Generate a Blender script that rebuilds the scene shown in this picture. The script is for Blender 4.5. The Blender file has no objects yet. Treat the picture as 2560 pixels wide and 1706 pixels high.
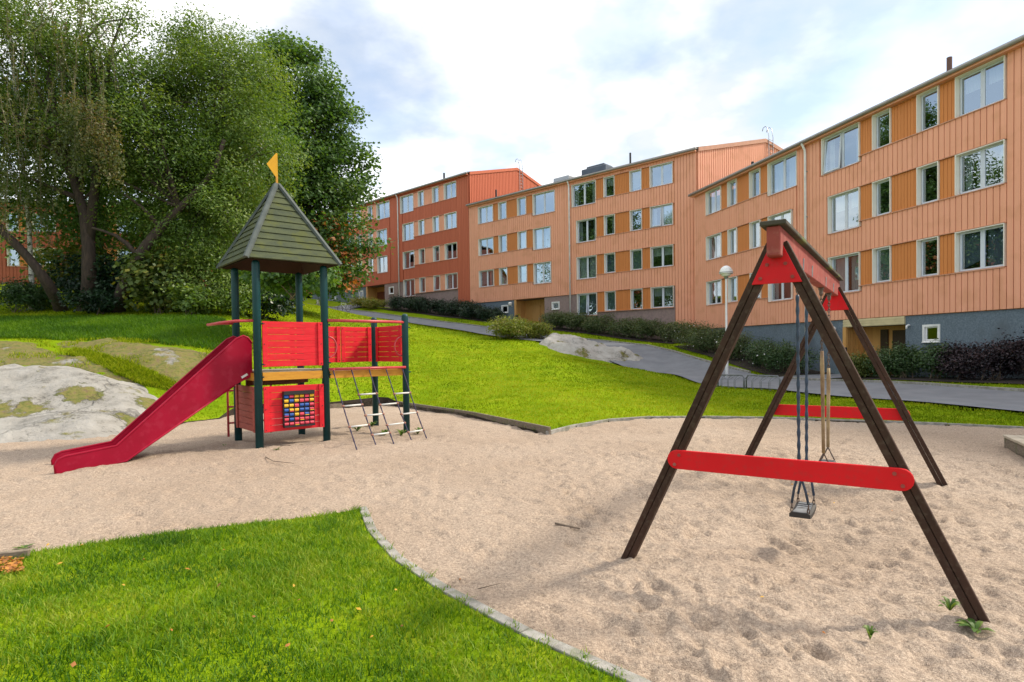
import bpy, math, random
import numpy as np
from mathutils import Matrix, Vector
from mathutils.geometry import delaunay_2d_cdt

rng = np.random.default_rng(7)
random.seed(7)
scene = bpy.context.scene
col = scene.collection

# ------------------------------------------------------------------ camera
F_PX, CX, CY, PITCH, ROLL = 1500.0, 1280.0, 902.877, -0.0200, -0.0140
cp, sp, cr, sr = math.cos(PITCH), math.sin(PITCH), math.cos(ROLL), math.sin(ROLL)
FWD = np.array([0, cp, sp]); _u = np.array([0, -sp, cp]); _r = np.array([1.0, 0, 0])
RGT = cr*_r + sr*_u; UPV = -sr*_r + cr*_u
CAM = np.array([0, 0, 1.6])
cam_d = bpy.data.cameras.new('camera'); cam = bpy.data.objects.new('camera', cam_d); col.objects.link(cam)
cam_d.sensor_width = 36.0; cam_d.lens = 36.0*F_PX/2560.0
cam_d.shift_y = (CY-853.0)/2560.0
cam_d.clip_start = 0.05; cam_d.clip_end = 3000
m = Matrix.Identity(4)
for i in range(3):
    m[i][0] = RGT[i]; m[i][1] = UPV[i]; m[i][2] = -FWD[i]; m[i][3] = CAM[i]
cam.matrix_world = m
scene.camera = cam

# ------------------------------------------------------------------ light
SUN_AZ = math.atan2(0.94, 0.22)          # clockwise from +Y
SUN_EL = math.radians(43)
SUN_DIR = np.array([math.sin(SUN_AZ)*math.cos(SUN_EL), math.cos(SUN_AZ)*math.cos(SUN_EL), math.sin(SUN_EL)])
sun_d = bpy.data.lights.new('sun', 'SUN'); sun = bpy.data.objects.new('sun', sun_d); col.objects.link(sun)
sun_d.energy = 3.2; sun_d.angle = math.radians(7.0); sun_d.color = (1.0, 0.90, 0.74)
sun.rotation_euler = Vector(SUN_DIR).to_track_quat('Z', 'Y').to_euler()
scene.view_settings.view_transform = 'Standard'; scene.view_settings.look = 'None'
scene.view_settings.exposure = 0.66; scene.view_settings.gamma = 1.0
try: scene.view_settings.use_curve_mapping = False
except Exception: pass

world = bpy.data.worlds.new('World'); scene.world = world; world.use_nodes = True
nt = world.node_tree; nt.nodes.clear()
def N(tree, typ, **kw):
    n = tree.nodes.new(typ)
    for k, v in kw.items(): setattr(n, k, v)
    return n
def math_node(tree, op, a, b=None, clamp=False):
    n = tree.nodes.new('ShaderNodeMath'); n.operation = op; n.use_clamp = clamp
    for i, x in enumerate((a, b)):
        if x is None: continue
        if hasattr(x, 'is_linked'): tree.links.new(x, n.inputs[i])
        else: n.inputs[i].default_value = x
    return n.outputs[0]
wo = N(nt, 'ShaderNodeOutputWorld'); bg = N(nt, 'ShaderNodeBackground'); bg.inputs[1].default_value = 0.15
sky = N(nt, 'ShaderNodeTexSky'); sky.sky_type = 'NISHITA'; sky.sun_disc = False
sky.sun_elevation = SUN_EL; sky.sun_rotation = SUN_AZ; sky.altitude = 50; sky.air_density = 1.0; sky.dust_density = 0.6; sky.ozone_density = 1.3
tc = N(nt, 'ShaderNodeTexCoord')
sep = N(nt, 'ShaderNodeSeparateXYZ'); nt.links.new(tc.outputs['Generated'], sep.inputs[0])
zz = math_node(nt, 'ADD', math_node(nt, 'MAXIMUM', sep.outputs[2], 0.0), 0.22)
cmb = N(nt, 'ShaderNodeCombineXYZ')
nt.links.new(math_node(nt, 'ADD', math_node(nt, 'DIVIDE', sep.outputs[0], zz), 0.72), cmb.inputs[0]); nt.links.new(math_node(nt, 'DIVIDE', sep.outputs[1], zz), cmb.inputs[1])
cmb.inputs[2].default_value = 44.4
no = N(nt, 'ShaderNodeTexNoise'); no.inputs['Scale'].default_value = 0.95; no.inputs['Detail'].default_value = 7; no.inputs['Roughness'].default_value = 0.56
nt.links.new(cmb.outputs[0], no.inputs['Vector'])
# thin bright cloud towards the sun, opening to blue away from it
dotn = N(nt, 'ShaderNodeVectorMath'); dotn.operation = 'DOT_PRODUCT'; nt.links.new(tc.outputs['Generated'], dotn.inputs[0]); dotn.inputs[1].default_value = (0.80, 0.50, 0.02)
dens = math_node(nt, 'ADD', no.outputs[0], math_node(nt, 'MULTIPLY', dotn.outputs['Value'], 0.07))
cr_ = N(nt, 'ShaderNodeMapRange'); cr_.interpolation_type = 'SMOOTHSTEP'; cr_.inputs[1].default_value = 0.40; cr_.inputs[2].default_value = 0.56; cr_.inputs[3].default_value = 0.38
nt.links.new(dens, cr_.inputs[0])
no2 = N(nt, 'ShaderNodeTexNoise'); no2.inputs['Scale'].default_value = 2.6; no2.inputs['Detail'].default_value = 5; nt.links.new(cmb.outputs[0], no2.inputs['Vector'])
cc = N(nt, 'ShaderNodeValToRGB'); cc.color_ramp.elements[0].position = 0.36; cc.color_ramp.elements[0].color = (4.0, 4.2, 4.4, 1); cc.color_ramp.elements[1].position = 0.56; cc.color_ramp.elements[1].color = (7.4, 7.3, 7.15, 1)
nt.links.new(no2.outputs[0], cc.inputs[0])
mixw = N(nt, 'ShaderNodeMix'); mixw.data_type = 'RGBA'
nt.links.new(cr_.outputs[0], mixw.inputs[0]); nt.links.new(sky.outputs[0], mixw.inputs[6]); nt.links.new(cc.outputs[0], mixw.inputs[7])
nt.links.new(mixw.outputs[2], bg.inputs[0]); nt.links.new(bg.outputs[0], wo.inputs[0])

# ------------------------------------------------------------------ pixel helpers (photograph 2560 x 1706 -> the place)
def ray(px, py): return RGT*(px-CX)/F_PX + FWD + UPV*(CY-py)/F_PX
def dep(px, py, d): return CAM + ray(px, py)*d
def atz(px, py, z=0.0):
    r = ray(px, py); return CAM + r*((z-1.6)/r[2])
def plane(px, py, p0, n):
    r = ray(px, py); return CAM + r*(((p0-CAM)@n)/(r@n))

# ------------------------------------------------------------------ mesh helpers
LOC = {}
def link(o, parent=None):
    col.objects.link(o)
    if parent is not None: o.parent = parent
    return o
def tag(o, label=None, cat=None, group=None, kind=None):
    if label: o['label'] = label
    if cat: o['category'] = cat
    if group: o['group'] = group
    if kind: o['kind'] = kind
    return o
def thing(name, label, cat, loc, group=None):
    o = bpy.data.objects.new(name, None); o.location = [float(c) for c in loc]; o.empty_display_size = 0.2
    LOC[o.name] = np.array(loc, float)
    col.objects.link(o); return tag(o, label, cat, group)
def root_loc(p):
    s = np.zeros(3)
    while p is not None:
        s = s + np.array(p.location); p = p.parent
    return s
class MB:
    def __init__(self): self.v = []; self.f = []
    def add(self, vs, fs):
        b = len(self.v); self.v.extend([tuple(map(float, p)) for p in vs]); self.f.extend([tuple(b+i for i in f) for f in fs]); return self
    def box8(self, p):   # p: 4 bottom ccw + 4 top
        return self.add(p, [(3,2,1,0),(4,5,6,7),(0,1,5,4),(1,2,6,5),(2,3,7,6),(3,0,4,7)])
    def obox(self, c, ax, ay, az):   # centre + half axes
        c, ax, ay, az = (np.array(t, float) for t in (c, ax, ay, az))
        return self.box8([c-ax-ay-az, c+ax-ay-az, c+ax+ay-az, c-ax+ay-az, c-ax-ay+az, c+ax-ay+az, c+ax+ay+az, c-ax+ay+az])
    def tube(self, pts, rad, n=8, cap=True, closed=False):
        pts = [np.array(p, float) for p in pts]; k = len(pts)
        if not hasattr(rad, '__len__'): rad = [rad]*k
        ref = None; rings = []
        for i, p in enumerate(pts):
            if closed: t = pts[(i+1) % k]-pts[(i-1) % k]
            else: t = pts[min(i+1, k-1)]-pts[max(i-1, 0)]
            t = t/(np.linalg.norm(t)+1e-12)
            if ref is None:
                ref = np.array([0, 0, 1.0]) if abs(t[2]) < 0.9 else np.array([1.0, 0, 0])
            a = ref - t*(ref@t); a /= np.linalg.norm(a)+1e-12; ref = a; b = np.cross(t, a)
            rings.append([p+rad[i]*(a*math.cos(q)+b*math.sin(q)) for q in np.linspace(0, 2*math.pi, n, endpoint=False)])
        base = len(self.v)
        for r in rings: self.v.extend([tuple(q) for q in r])
        K = k if closed else k-1
        for i in range(K):
            j = (i+1) % k
            for q in range(n):
                self.f.append((base+i*n+q, base+i*n+(q+1) % n, base+j*n+(q+1) % n, base+j*n+q))
        if cap and not closed:
            self.f.append(tuple(base+q for q in range(n))[::-1]); self.f.append(tuple(base+(k-1)*n+q for q in range(n)))
        return self
    def lathe(self, c, prof, n=16, axis=2):
        base = len(self.v)
        for (r, z) in prof:
            for q in range(n):
                a = 2*math.pi*q/n; self.v.append((c[0]+r*math.cos(a), c[1]+r*math.sin(a), c[2]+z))
        for i in range(len(prof)-1):
            for q in range(n):
                self.f.append((base+i*n+q, base+i*n+(q+1) % n, base+(i+1)*n+(q+1) % n, base+(i+1)*n+q))
        self.f.append(tuple(base+q for q in range(n))[::-1]); self.f.append(tuple(base+(len(prof)-1)*n+q for q in range(n)))
        return self
    def prism(self, poly, off):     # planar polygon (3D points) extruded by off
        n = len(poly); off = np.array(off, float); poly = [np.array(p, float) for p in poly]
        return self.add(poly+[p+off for p in poly], [tuple(range(n))[::-1], tuple(range(n, 2*n))]+[(i, (i+1) % n, n+(i+1) % n, n+i) for i in range(n)])
    def build(self, name, mat, parent=None, smooth=False, bevel=0.0):
        me = bpy.data.meshes.new(name)
        l = root_loc(parent) if parent is not None else np.zeros(3)
        if parent is not None: vs = [(a-l[0], b-l[1], c-l[2]) for a, b, c in self.v]
        else: vs = self.v
        me.from_pydata(vs, [], self.f); me.update()
        import bmesh
        bm = bmesh.new(); bm.from_mesh(me); bmesh.ops.recalc_face_normals(bm, faces=bm.faces)
        if bevel: bmesh.ops.bevel(bm, geom=list(bm.edges), offset=bevel, segments=1, affect='EDGES', clamp_overlap=True)
        bm.to_mesh(me); bm.free()
        if smooth: me.polygons.foreach_set('use_smooth', [True]*len(me.polygons))
        if mat is not None: me.materials.append(mat)
        o = bpy.data.objects.new(name, me); return link(o, parent)
def mesh_np(name, V, Fc, mat, parent=None, smooth=False, attr=None):
    """V (n,3), Fc (m,k) int ; attr dict of point float arrays"""
    me = bpy.data.meshes.new(name); V = np.asarray(V, np.float32); Fc = np.asarray(Fc, np.int32); k = Fc.shape[1]
    if parent is not None: V = V-root_loc(parent).astype(np.float32)
    me.vertices.add(len(V)); me.vertices.foreach_set('co', V.ravel())
    me.loops.add(Fc.size); me.loops.foreach_set('vertex_index', Fc.ravel())
    me.polygons.add(len(Fc)); me.polygons.foreach_set('loop_start', np.arange(0, Fc.size, k, dtype=np.int32))
    try: me.polygons.foreach_set('loop_total', np.full(len(Fc), k, np.int32))
    except Exception: pass
    if smooth: me.polygons.foreach_set('use_smooth', np.ones(len(Fc), bool))
    me.update(calc_edges=True)
    if attr:
        for kx, a in attr.items():
            at = me.attributes.new(kx, 'FLOAT', 'POINT'); at.data.foreach_set('value', np.asarray(a, np.float32))
    if mat: me.materials.append(mat)
    o = bpy.data.objects.new(name, me); return link(o, parent)
def copy_tree(o, parent=None, loc=None):
    c = o.copy(); col.objects.link(c); c.parent = parent
    if loc is not None: c.location = loc
    for ch in list(o.children): copy_tree(ch, c)
    return c
unit = bpy.data.meshes.new('unit_panel')
unit.from_pydata([(-.5,-.5,-.5),(.5,-.5,-.5),(.5,.5,-.5),(-.5,.5,-.5),(-.5,-.5,.5),(.5,-.5,.5),(.5,.5,.5),(-.5,.5,.5)], [], [(3,2,1,0),(4,5,6,7),(0,1,5,4),(1,2,6,5),(2,3,7,6),(3,0,4,7)])
UNITS = {}
def piece(name, mat, parent, c, size, rz):
    """one box piece that shares its mesh with all others of the same material"""
    if mat.name not in UNITS:
        me = unit.copy(); me.materials.append(mat); UNITS[mat.name] = me
    o = bpy.data.objects.new(name, UNITS[mat.name]); l = root_loc(parent)
    o.location = (c[0]-l[0], c[1]-l[1], c[2]-l[2]); o.scale = size; o.rotation_euler = (0, 0, rz)
    return link(o, parent)

# ------------------------------------------------------------------ materials
def mat(name, c1, c2=None, scale=3.0, detail=4, rough=0.7, bump=0.0, bscale=None, metal=0.0, spec=0.4, stretch=None, ramp=(0.35, 0.65), c3=None, s3=40.0, f3=0.3, coat=0.0):
    M = bpy.data.materials.new(name); M.use_nodes = True; t = M.node_tree; b = t.nodes['Principled BSDF']
    b.inputs['Roughness'].default_value = rough; b.inputs['Metallic'].default_value = metal; b.inputs['Specular IOR Level'].default_value = spec
    if coat: b.inputs['Coat Weight'].default_value = coat; b.inputs['Coat Roughness'].default_value = 0.15
    if c2 is None: c2 = tuple(x*0.82 for x in c1)
    geo = N(t, 'ShaderNodeNewGeometry'); vec = geo.outputs['Position']
    if stretch:
        mp = N(t, 'ShaderNodeMapping'); mp.inputs['Scale'].default_value = stretch; t.links.new(vec, mp.inputs[0]); vec = mp.outputs[0]
    n1 = N(t, 'ShaderNodeTexNoise'); n1.inputs['Scale'].default_value = scale; n1.inputs['Detail'].default_value = detail; n1.inputs['Roughness'].default_value = 0.6; t.links.new(vec, n1.inputs['Vector'])
    rp = N(t, 'ShaderNodeValToRGB'); e = rp.color_ramp.elements; e[0].position, e[1].position = ramp; e[0].color = (*c1, 1); e[1].color = (*c2, 1)
    t.links.new(n1.outputs[0], rp.inputs[0]); out = rp.outputs[0]
    if c3 is not None:
        n3 = N(t, 'ShaderNodeTexNoise'); n3.inputs['Scale'].default_value = s3; n3.inputs['Detail'].default_value = 3; t.links.new(geo.outputs['Position'], n3.inputs['Vector'])
        mr = N(t, 'ShaderNodeMapRange'); mr.inputs[1].default_value = 0.52; mr.inputs[2].default_value = 0.66; mr.inputs[4].default_value = f3; t.links.new(n3.outputs[0], mr.inputs[0])
        mx = N(t, 'ShaderNodeMix'); mx.data_type = 'RGBA'; t.links.new(mr.outputs[0], mx.inputs[0]); t.links.new(out, mx.inputs[6]); mx.inputs[7].default_value = (*c3, 1); out = mx.outputs[2]
    t.links.new(out, b.inputs['Base Color'])
    if bump:
        n2 = N(t, 'ShaderNodeTexNoise'); n2.inputs['Scale'].default_value = bscale or scale*6; n2.inputs['Detail'].default_value = 5; t.links.new(vec, n2.inputs['Vector'])
        bp = N(t, 'ShaderNodeBump'); bp.inputs['Strength'].default_value = bump; bp.inputs['Distance'].default_value = 0.02; t.links.new(n2.outputs[0], bp.inputs['Height']); t.links.new(bp.outputs[0], b.inputs['Normal'])
    return M
def leaf_mat(name, cols, trans=0.35, rough=0.5, spec=0.35):
    M = bpy.data.materials.new(name); M.use_nodes = True; t = M.node_tree; t.nodes.clear()
    out = N(t, 'ShaderNodeOutputMaterial'); b = N(t, 'ShaderNodeBsdfPrincipled'); b.inputs['Roughness'].default_value = rough; b.inputs['Specular IOR Level'].default_value = spec
    a = N(t, 'ShaderNodeAttribute'); a.attribute_name = 'tint'
    rp = N(t, 'ShaderNodeValToRGB'); e = rp.color_ramp.elements
    while len(e) < len(cols): e.new(0.5)
    for i, c in enumerate(cols): e[i].position = i/(len(cols)-1); e[i].color = (*c, 1)
    t.links.new(a.outputs['Fac'], rp.inputs[0]); t.links.new(rp.outputs[0], b.inputs['Base Color'])
    tr = N(t, 'ShaderNodeBsdfTranslucent'); g = N(t, 'ShaderNodeMix'); g.data_type = 'RGBA'; g.blend_type = 'MULTIPLY'; g.inputs[0].default_value = 1.0
    t.links.new(rp.outputs[0], g.inputs[6]); g.inputs[7].default_value = (1.6, 1.5, 0.5, 1); t.links.new(g.outputs[2], tr.inputs['Color'])
    mx = N(t, 'ShaderNodeMixShader'); mx.inputs[0].default_value = trans; t.links.new(b.outputs[0], mx.inputs[1]); t.links.new(tr.outputs[0], mx.inputs[2]); t.links.new(mx.outputs[0], out.inputs[0])
    return M
def glass_mat(name, refl=0.40, tint=(0.62, 0.68, 0.72)):
    M = bpy.data.materials.new(name); M.use_nodes = True; t = M.node_tree; t.nodes.clear()
    out = N(t, 'ShaderNodeOutputMaterial'); tr = N(t, 'ShaderNodeBsdfTransparent'); tr.inputs[0].default_value = (*tint, 1)
    gl = N(t, 'ShaderNodeBsdfGlossy'); gl.inputs['Roughness'].default_value = 0.0; gl.inputs[0].default_value = (0.80, 0.92, 1.0, 1)
    geo = N(t, 'ShaderNodeNewGeometry'); n = N(t, 'ShaderNodeTexNoise'); n.inputs['Scale'].default_value = 0.9; t.links.new(geo.outputs['Position'], n.inputs['Vector'])
    bp = N(t, 'ShaderNodeBump'); bp.inputs['Strength'].default_value = 0.05; bp.inputs['Distance'].default_value = 0.05; t.links.new(n.outputs[0], bp.inputs['Height']); t.links.new(bp.outputs[0], gl.inputs['Normal'])
    dp_ = N(t, 'ShaderNodeVectorMath'); dp_.operation = 'DOT_PRODUCT'; t.links.new(geo.outputs['Incoming'], dp_.inputs[0]); t.links.new(geo.outputs['Normal'], dp_.inputs[1])
    fr = math_node(t, 'POWER', math_node(t, 'SUBTRACT', 1.0, math_node(t, 'ABSOLUTE', dp_.outputs['Value']), clamp=True), 5.0)
    fac = math_node(t, 'ADD', fr, refl, clamp=True)
    mx = N(t, 'ShaderNodeMixShader'); t.links.new(fac, mx.inputs[0]); t.links.new(tr.outputs[0], mx.inputs[1]); t.links.new(gl.outputs[0], mx.inputs[2]); t.links.new(mx.outputs[0], out.inputs[0])
    return M

M_ = {}
M_['salmon'] = mat('salmon_metal', (0.84, 0.395, 0.255), (0.75, 0.345, 0.215), scale=1.0, detail=8, rough=0.6, spec=0.25, stretch=(4.5, 4.5, 0.12), ramp=(.3, .72), c3=(0.60, 0.27, 0.14), s3=1.3, f3=.35)
M_['seam'] = mat('salmon_seam', (0.56, 0.21, 0.075), rough=.7)
M_['seam_red'] = mat('red_seam', (0.34, 0.07, 0.03), rough=.7)
M_['salmon_trim'] = mat('salmon_trim', (0.62, 0.30, 0.19), rough=0.5)
M_['ochre'] = mat('ochre_boards', (0.66, 0.245, 0.075), (0.56, 0.195, 0.055), scale=1.2, detail=8, rough=0.6, spec=0.25, stretch=(5, 5, 0.15), ramp=(.3, .72))
M_['redor'] = mat('red_orange_metal', (0.54, 0.145, 0.075), (0.46, 0.118, 0.06), scale=1.0, detail=8, rough=0.65, spec=0.2, stretch=(4.5, 4.5, 0.12), ramp=(.3, .72))
M_['bluegrey'] = mat('blue_grey_roughcast', (0.165, 0.21, 0.255), (0.105, 0.14, 0.175), scale=18, c3=(0.10, 0.12, 0.14), s3=.8, f3=.6, rough=0.9, bump=0.6, bscale=60)
M_['taupe'] = mat('taupe_roughcast', (0.32, 0.235, 0.215), (0.25, 0.185, 0.175), scale=6, rough=0.9, bump=0.5, bscale=60)
M_['gutter'] = mat('grey_gutter', (0.33, 0.31, 0.30), rough=0.45, metal=0.2)
M_['roofing'] = mat('dark_roofing', (0.10, 0.09, 0.085), rough=0.8)
M_['frame'] = mat('pale_window_frame', (0.62, 0.67, 0.76), (0.55, 0.60, 0.70), rough=0.45)
M_['casing'] = mat('cream_casing', (0.86, 0.83, 0.76), (0.82, 0.79, 0.71), rough=0.6)
M_['white'] = mat('white_paint', (0.82, 0.82, 0.82), rough=0.4)
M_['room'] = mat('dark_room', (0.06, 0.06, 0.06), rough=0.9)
M_['curtain'] = mat('pale_curtain', (0.72, 0.74, 0.70), (0.55, 0.60, 0.58), scale=6, rough=0.9, stretch=(3, 3, 0.2))
M_['blind'] = mat('grey_blue_blind', (0.24, 0.32, 0.36), (0.2, 0.27, 0.31), scale=3, rough=0.9)
M_['redcurtain'] = mat('dull_red_curtain', (0.20, 0.07, 0.055), (0.13, 0.05, 0.045), scale=7, rough=0.9, stretch=(3, 3, 0.2))
M_['glass'] = glass_mat('window_glass')
M_['glass_dim'] = glass_mat('plinth_window_glass', 0.10, (.35, .38, .38))
M_['wood_ochre'] = mat('varnished_pine', (0.62, 0.34, 0.11), (0.52, 0.26, 0.08), scale=2.0, rough=0.55, stretch=(6, 6, 0.5))
M_['door_brown'] = mat('brown_door', (0.20, 0.065, 0.028), (0.15, 0.05, 0.024), scale=2, rough=0.5, stretch=(6, 6, 0.5))
M_['door_dark'] = mat('dark_door', (0.055, 0.035, 0.026), rough=0.4)
M_['cream'] = mat('cream_fascia', (0.66, 0.56, 0.34), rough=0.6)
M_['black'] = mat('black_metal', (0.018, 0.018, 0.02), rough=0.45)
M_['galv'] = mat('galvanised_steel', (0.42, 0.43, 0.44), (0.33, 0.34, 0.36), scale=20, rough=0.4, metal=0.7)
M_['concrete'] = mat('concrete', (0.35, 0.335, 0.305), (0.20, 0.19, 0.17), scale=9, rough=0.95, bump=0.5, bscale=90, c3=(0.16, 0.17, 0.10), s3=7, f3=0.6)
M_['timber'] = mat('weathered_timber', (0.23, 0.185, 0.14), (0.13, 0.105, 0.08), scale=5, rough=0.9, stretch=(3, 3, 14), bump=0.4, c3=(0.10, 0.12, 0.05), s3=6, f3=0.5)
M_['asphalt'] = mat('asphalt', (0.205, 0.218, 0.24), (0.16, 0.172, 0.195), scale=1.2, rough=0.95, bump=0.3, bscale=120)
M_['bark'] = mat('dark_bark', (0.075, 0.052, 0.042), (0.038, 0.028, 0.024), scale=4, rough=0.95, bump=0.9, bscale=9, stretch=(3, 3, 0.7))
M_['birch'] = mat('birch_bark', (0.52, 0.50, 0.46), (0.06, 0.055, 0.05), scale=3.0, rough=0.85, stretch=(1.2, 1.2, 6), ramp=(0.52, 0.60))
M_['twig'] = mat('twig_bark', (0.20, 0.15, 0.11), (0.12, 0.09, 0.065), scale=9, rough=0.9)
M_['soil'] = mat('dark_soil', (0.045, 0.033, 0.024), (0.028, 0.022, 0.017), scale=12, rough=1.0, bump=0.6)

# ground materials -----------------------------------------------------------
def sand_material():
    M = bpy.data.materials.new('coarse_sand'); M.use_nodes = True; t = M.node_tree; b = t.nodes['Principled BSDF']; b.inputs['Roughness'].default_value = 0.95; b.inputs['Specular IOR Level'].default_value = 0.15
    geo = N(t, 'ShaderNodeNewGeometry')
    def noise(s, d=3):
        n = N(t, 'ShaderNodeTexNoise'); n.inputs['Scale'].default_value = s; n.inputs['Detail'].default_value = d; t.links.new(geo.outputs['Position'], n.inputs['Vector']); return n.outputs[0]
    def ramp(x, a, ca, bb, cb):
        r = N(t, 'ShaderNodeValToRGB'); e = r.color_ramp.elements; e[0].position = a; e[0].color = (*ca, 1); e[1].position = bb; e[1].color = (*cb, 1); t.links.new(x, r.inputs[0]); return r.outputs[0]
    base = ramp(noise(0.45, 4), 0.35, (0.43, 0.345, 0.272), 0.68, (0.375, 0.292, 0.222))
    grain = ramp(noise(150, 3), 0.36, (0.66, 0.645, 0.635), 0.60, (1.15, 1.145, 1.14))
    mid = ramp(noise(42, 4), 0.36, (0.74, 0.73, 0.73), 0.62, (1.1, 1.1, 1.1))
    def mul(a, c):
        m2 = N(t, 'ShaderNodeMix'); m2.data_type = 'RGBA'; m2.blend_type = 'MULTIPLY'; m2.inputs[0].default_value = 1.0; t.links.new(a, m2.inputs[6]); t.links.new(c, m2.inputs[7]); return m2.outputs[2]
    t.links.new(mul(mul(base, grain), mid), b.inputs['Base Color'])
    h = math_node(t, 'ADD', math_node(t, 'MULTIPLY', noise(180, 3), 0.45), math_node(t, 'MULTIPLY', noise(38, 3), 0.9))
    bp = N(t, 'ShaderNodeBump'); bp.inputs['Strength'].default_value = 0.9; bp.inputs['Distance'].default_value = 0.02; t.links.new(h, bp.inputs['Height']); t.links.new(bp.outputs[0], b.inputs['Normal'])
    return M
M_['sand'] = sand_material()
M_['lawn'] = mat('lawn_green', (0.19, 0.275, 0.005), (0.12, 0.20, 0.004), scale=0.55, detail=6, rough=0.9, bump=0.9, bscale=30, c3=(0.25, 0.29, 0.015), s3=2.3, f3=0.7, spec=0.03)
M_['rock'] = None
def rock_material(name, moss_amt, grey, spots_xy=()):
    M = bpy.data.materials.new(name); M.use_nodes = True; t = M.node_tree; b = t.nodes['Principled BSDF']; b.inputs['Roughness'].default_value = 0.9
    geo = N(t, 'ShaderNodeNewGeometry')
    def noise(s, d=5, r=0.6):
        n = N(t, 'ShaderNodeTexNoise'); n.inputs['Scale'].default_value = s; n.inputs['Detail'].default_value = d; n.inputs['Roughness'].default_value = r; t.links.new(geo.outputs['Position'], n.inputs['Vector']); return n.outputs[0]
    def rampc(x, els):
        r = N(t, 'ShaderNodeValToRGB'); e = r.color_ramp.elements
        while len(e) < len(els): e.new(0.5)
        for i, (p, c) in enumerate(els): e[i].position = p; e[i].color = (*c, 1)
        t.links.new(x, r.inputs[0]); return r.outputs[0]
    g = grey
    base = rampc(noise(2.2), [(0.3, (g*1.04, g, g*0.93)), (0.55, (g*0.84, g*0.80, g*0.73)), (0.75, (g*0.57, g*0.54, g*0.48))])
    spots = N(t, 'ShaderNodeMapRange'); spots.inputs[1].default_value = 0.55; spots.inputs[2].default_value = 0.66; t.links.new(math_node(t, 'ADD', math_node(t, 'MULTIPLY', noise(14, 6, 0.7), 0.6), math_node(t, 'MULTIPLY', noise(1.1, 3), 0.42)), spots.inputs[0])
    mx = N(t, 'ShaderNodeMix'); mx.data_type = 'RGBA'; t.links.new(spots.outputs[0], mx.inputs[0]); t.links.new(base, mx.inputs[6]); mx.inputs[7].default_value = (0.075, 0.07, 0.06, 1)
    mossc = rampc(noise(7, 4), [(0.35, (0.085, 0.10, 0.014)), (0.52, (0.155, 0.14, 0.03)), (0.68, (0.15, 0.105, 0.05))])
    mm = N(t, 'ShaderNodeMapRange'); mm.inputs[1].default_value = 0.62-moss_amt; mm.inputs[2].default_value = 0.68-moss_amt; t.links.new(noise(0.9, 6, 0.62), mm.inputs[0])
    mossf = mm.outputs[0]
    for (sx, sy, rad) in spots_xy:            # cushions of moss that grow in known hollows
        sp_ = N(t, 'ShaderNodeSeparateXYZ'); t.links.new(geo.outputs['Position'], sp_.inputs[0])
        ddx = math_node(t, 'MULTIPLY', math_node(t, 'SUBTRACT', sp_.outputs[0], sx), 0.75); ddy = math_node(t, 'SUBTRACT', sp_.outputs[1], sy)
        ds2 = math_node(t, 'SQRT', math_node(t, 'ADD', math_node(t, 'MULTIPLY', ddx, ddx), math_node(t, 'MULTIPLY', ddy, ddy)))
        f_ = N(t, 'ShaderNodeMapRange'); f_.inputs[1].default_value = rad; f_.inputs[2].default_value = rad*.72; t.links.new(math_node(t, 'ADD', ds2, math_node(t, 'MULTIPLY', math_node(t, 'SUBTRACT', noise(3.5, 6, .7), .5), 1.3)), f_.inputs[0])
        mossf = math_node(t, 'MAXIMUM', mossf, f_.outputs[0])
    my = N(t, 'ShaderNodeMix'); my.data_type = 'RGBA'; t.links.new(mossf, my.inputs[0]); t.links.new(mx.outputs[2], my.inputs[6]); t.links.new(mossc, my.inputs[7])
    t.links.new(my.outputs[2], b.inputs['Base Color'])
    vo = N(t, 'ShaderNodeTexVoronoi'); vo.feature = 'DISTANCE_TO_EDGE'; vo.inputs['Scale'].default_value = 0.32
    wv = N(t, 'ShaderNodeVectorMath'); wv.operation = 'ADD'; nz = N(t, 'ShaderNodeTexNoise'); nz.inputs['Scale'].default_value = 1.5; nz.inputs['Detail'].default_value = 4; t.links.new(geo.outputs['Position'], nz.inputs['Vector']); t.links.new(geo.outputs['Position'], wv.inputs[0]); t.links.new(nz.outputs['Color'], wv.inputs[1]); t.links.new(wv.outputs[0], vo.inputs['Vector'])
    ck = N(t, 'ShaderNodeMapRange'); ck.inputs[1].default_value = 0.0; ck.inputs[2].default_value = 0.012; ck.inputs[3].default_value = 0.55; ck.inputs[4].default_value = 1.0; t.links.new(vo.outputs['Distance'], ck.inputs[0])
    mc = N(t, 'ShaderNodeMix'); mc.data_type = 'RGBA'; mc.blend_type = 'MULTIPLY'; mc.inputs[0].default_value = 1.0; t.links.new(my.outputs[2], mc.inputs[6]); t.links.new(ck.outputs[0], mc.inputs[7]); t.links.new(mc.outputs[2], b.inputs['Base Color'])
    h = math_node(t, 'ADD', math_node(t, 'ADD', noise(8, 6), math_node(t, 'MULTIPLY', mossf, 0.5)), math_node(t, 'MULTIPLY', ck.outputs[0], 0.6))
    bp = N(t, 'ShaderNodeBump'); bp.inputs['Strength'].default_value = 0.8; bp.inputs['Distance'].default_value = 0.06; t.links.new(h, bp.inputs['Height']); t.links.new(bp.outputs[0], b.inputs['Normal'])
    return M
M_['rock2'] = rock_material('warm_granite', 0.04, 0.40)
M_['mossrock'] = rock_material('mossy_granite', 0.28, 0.27)

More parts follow.
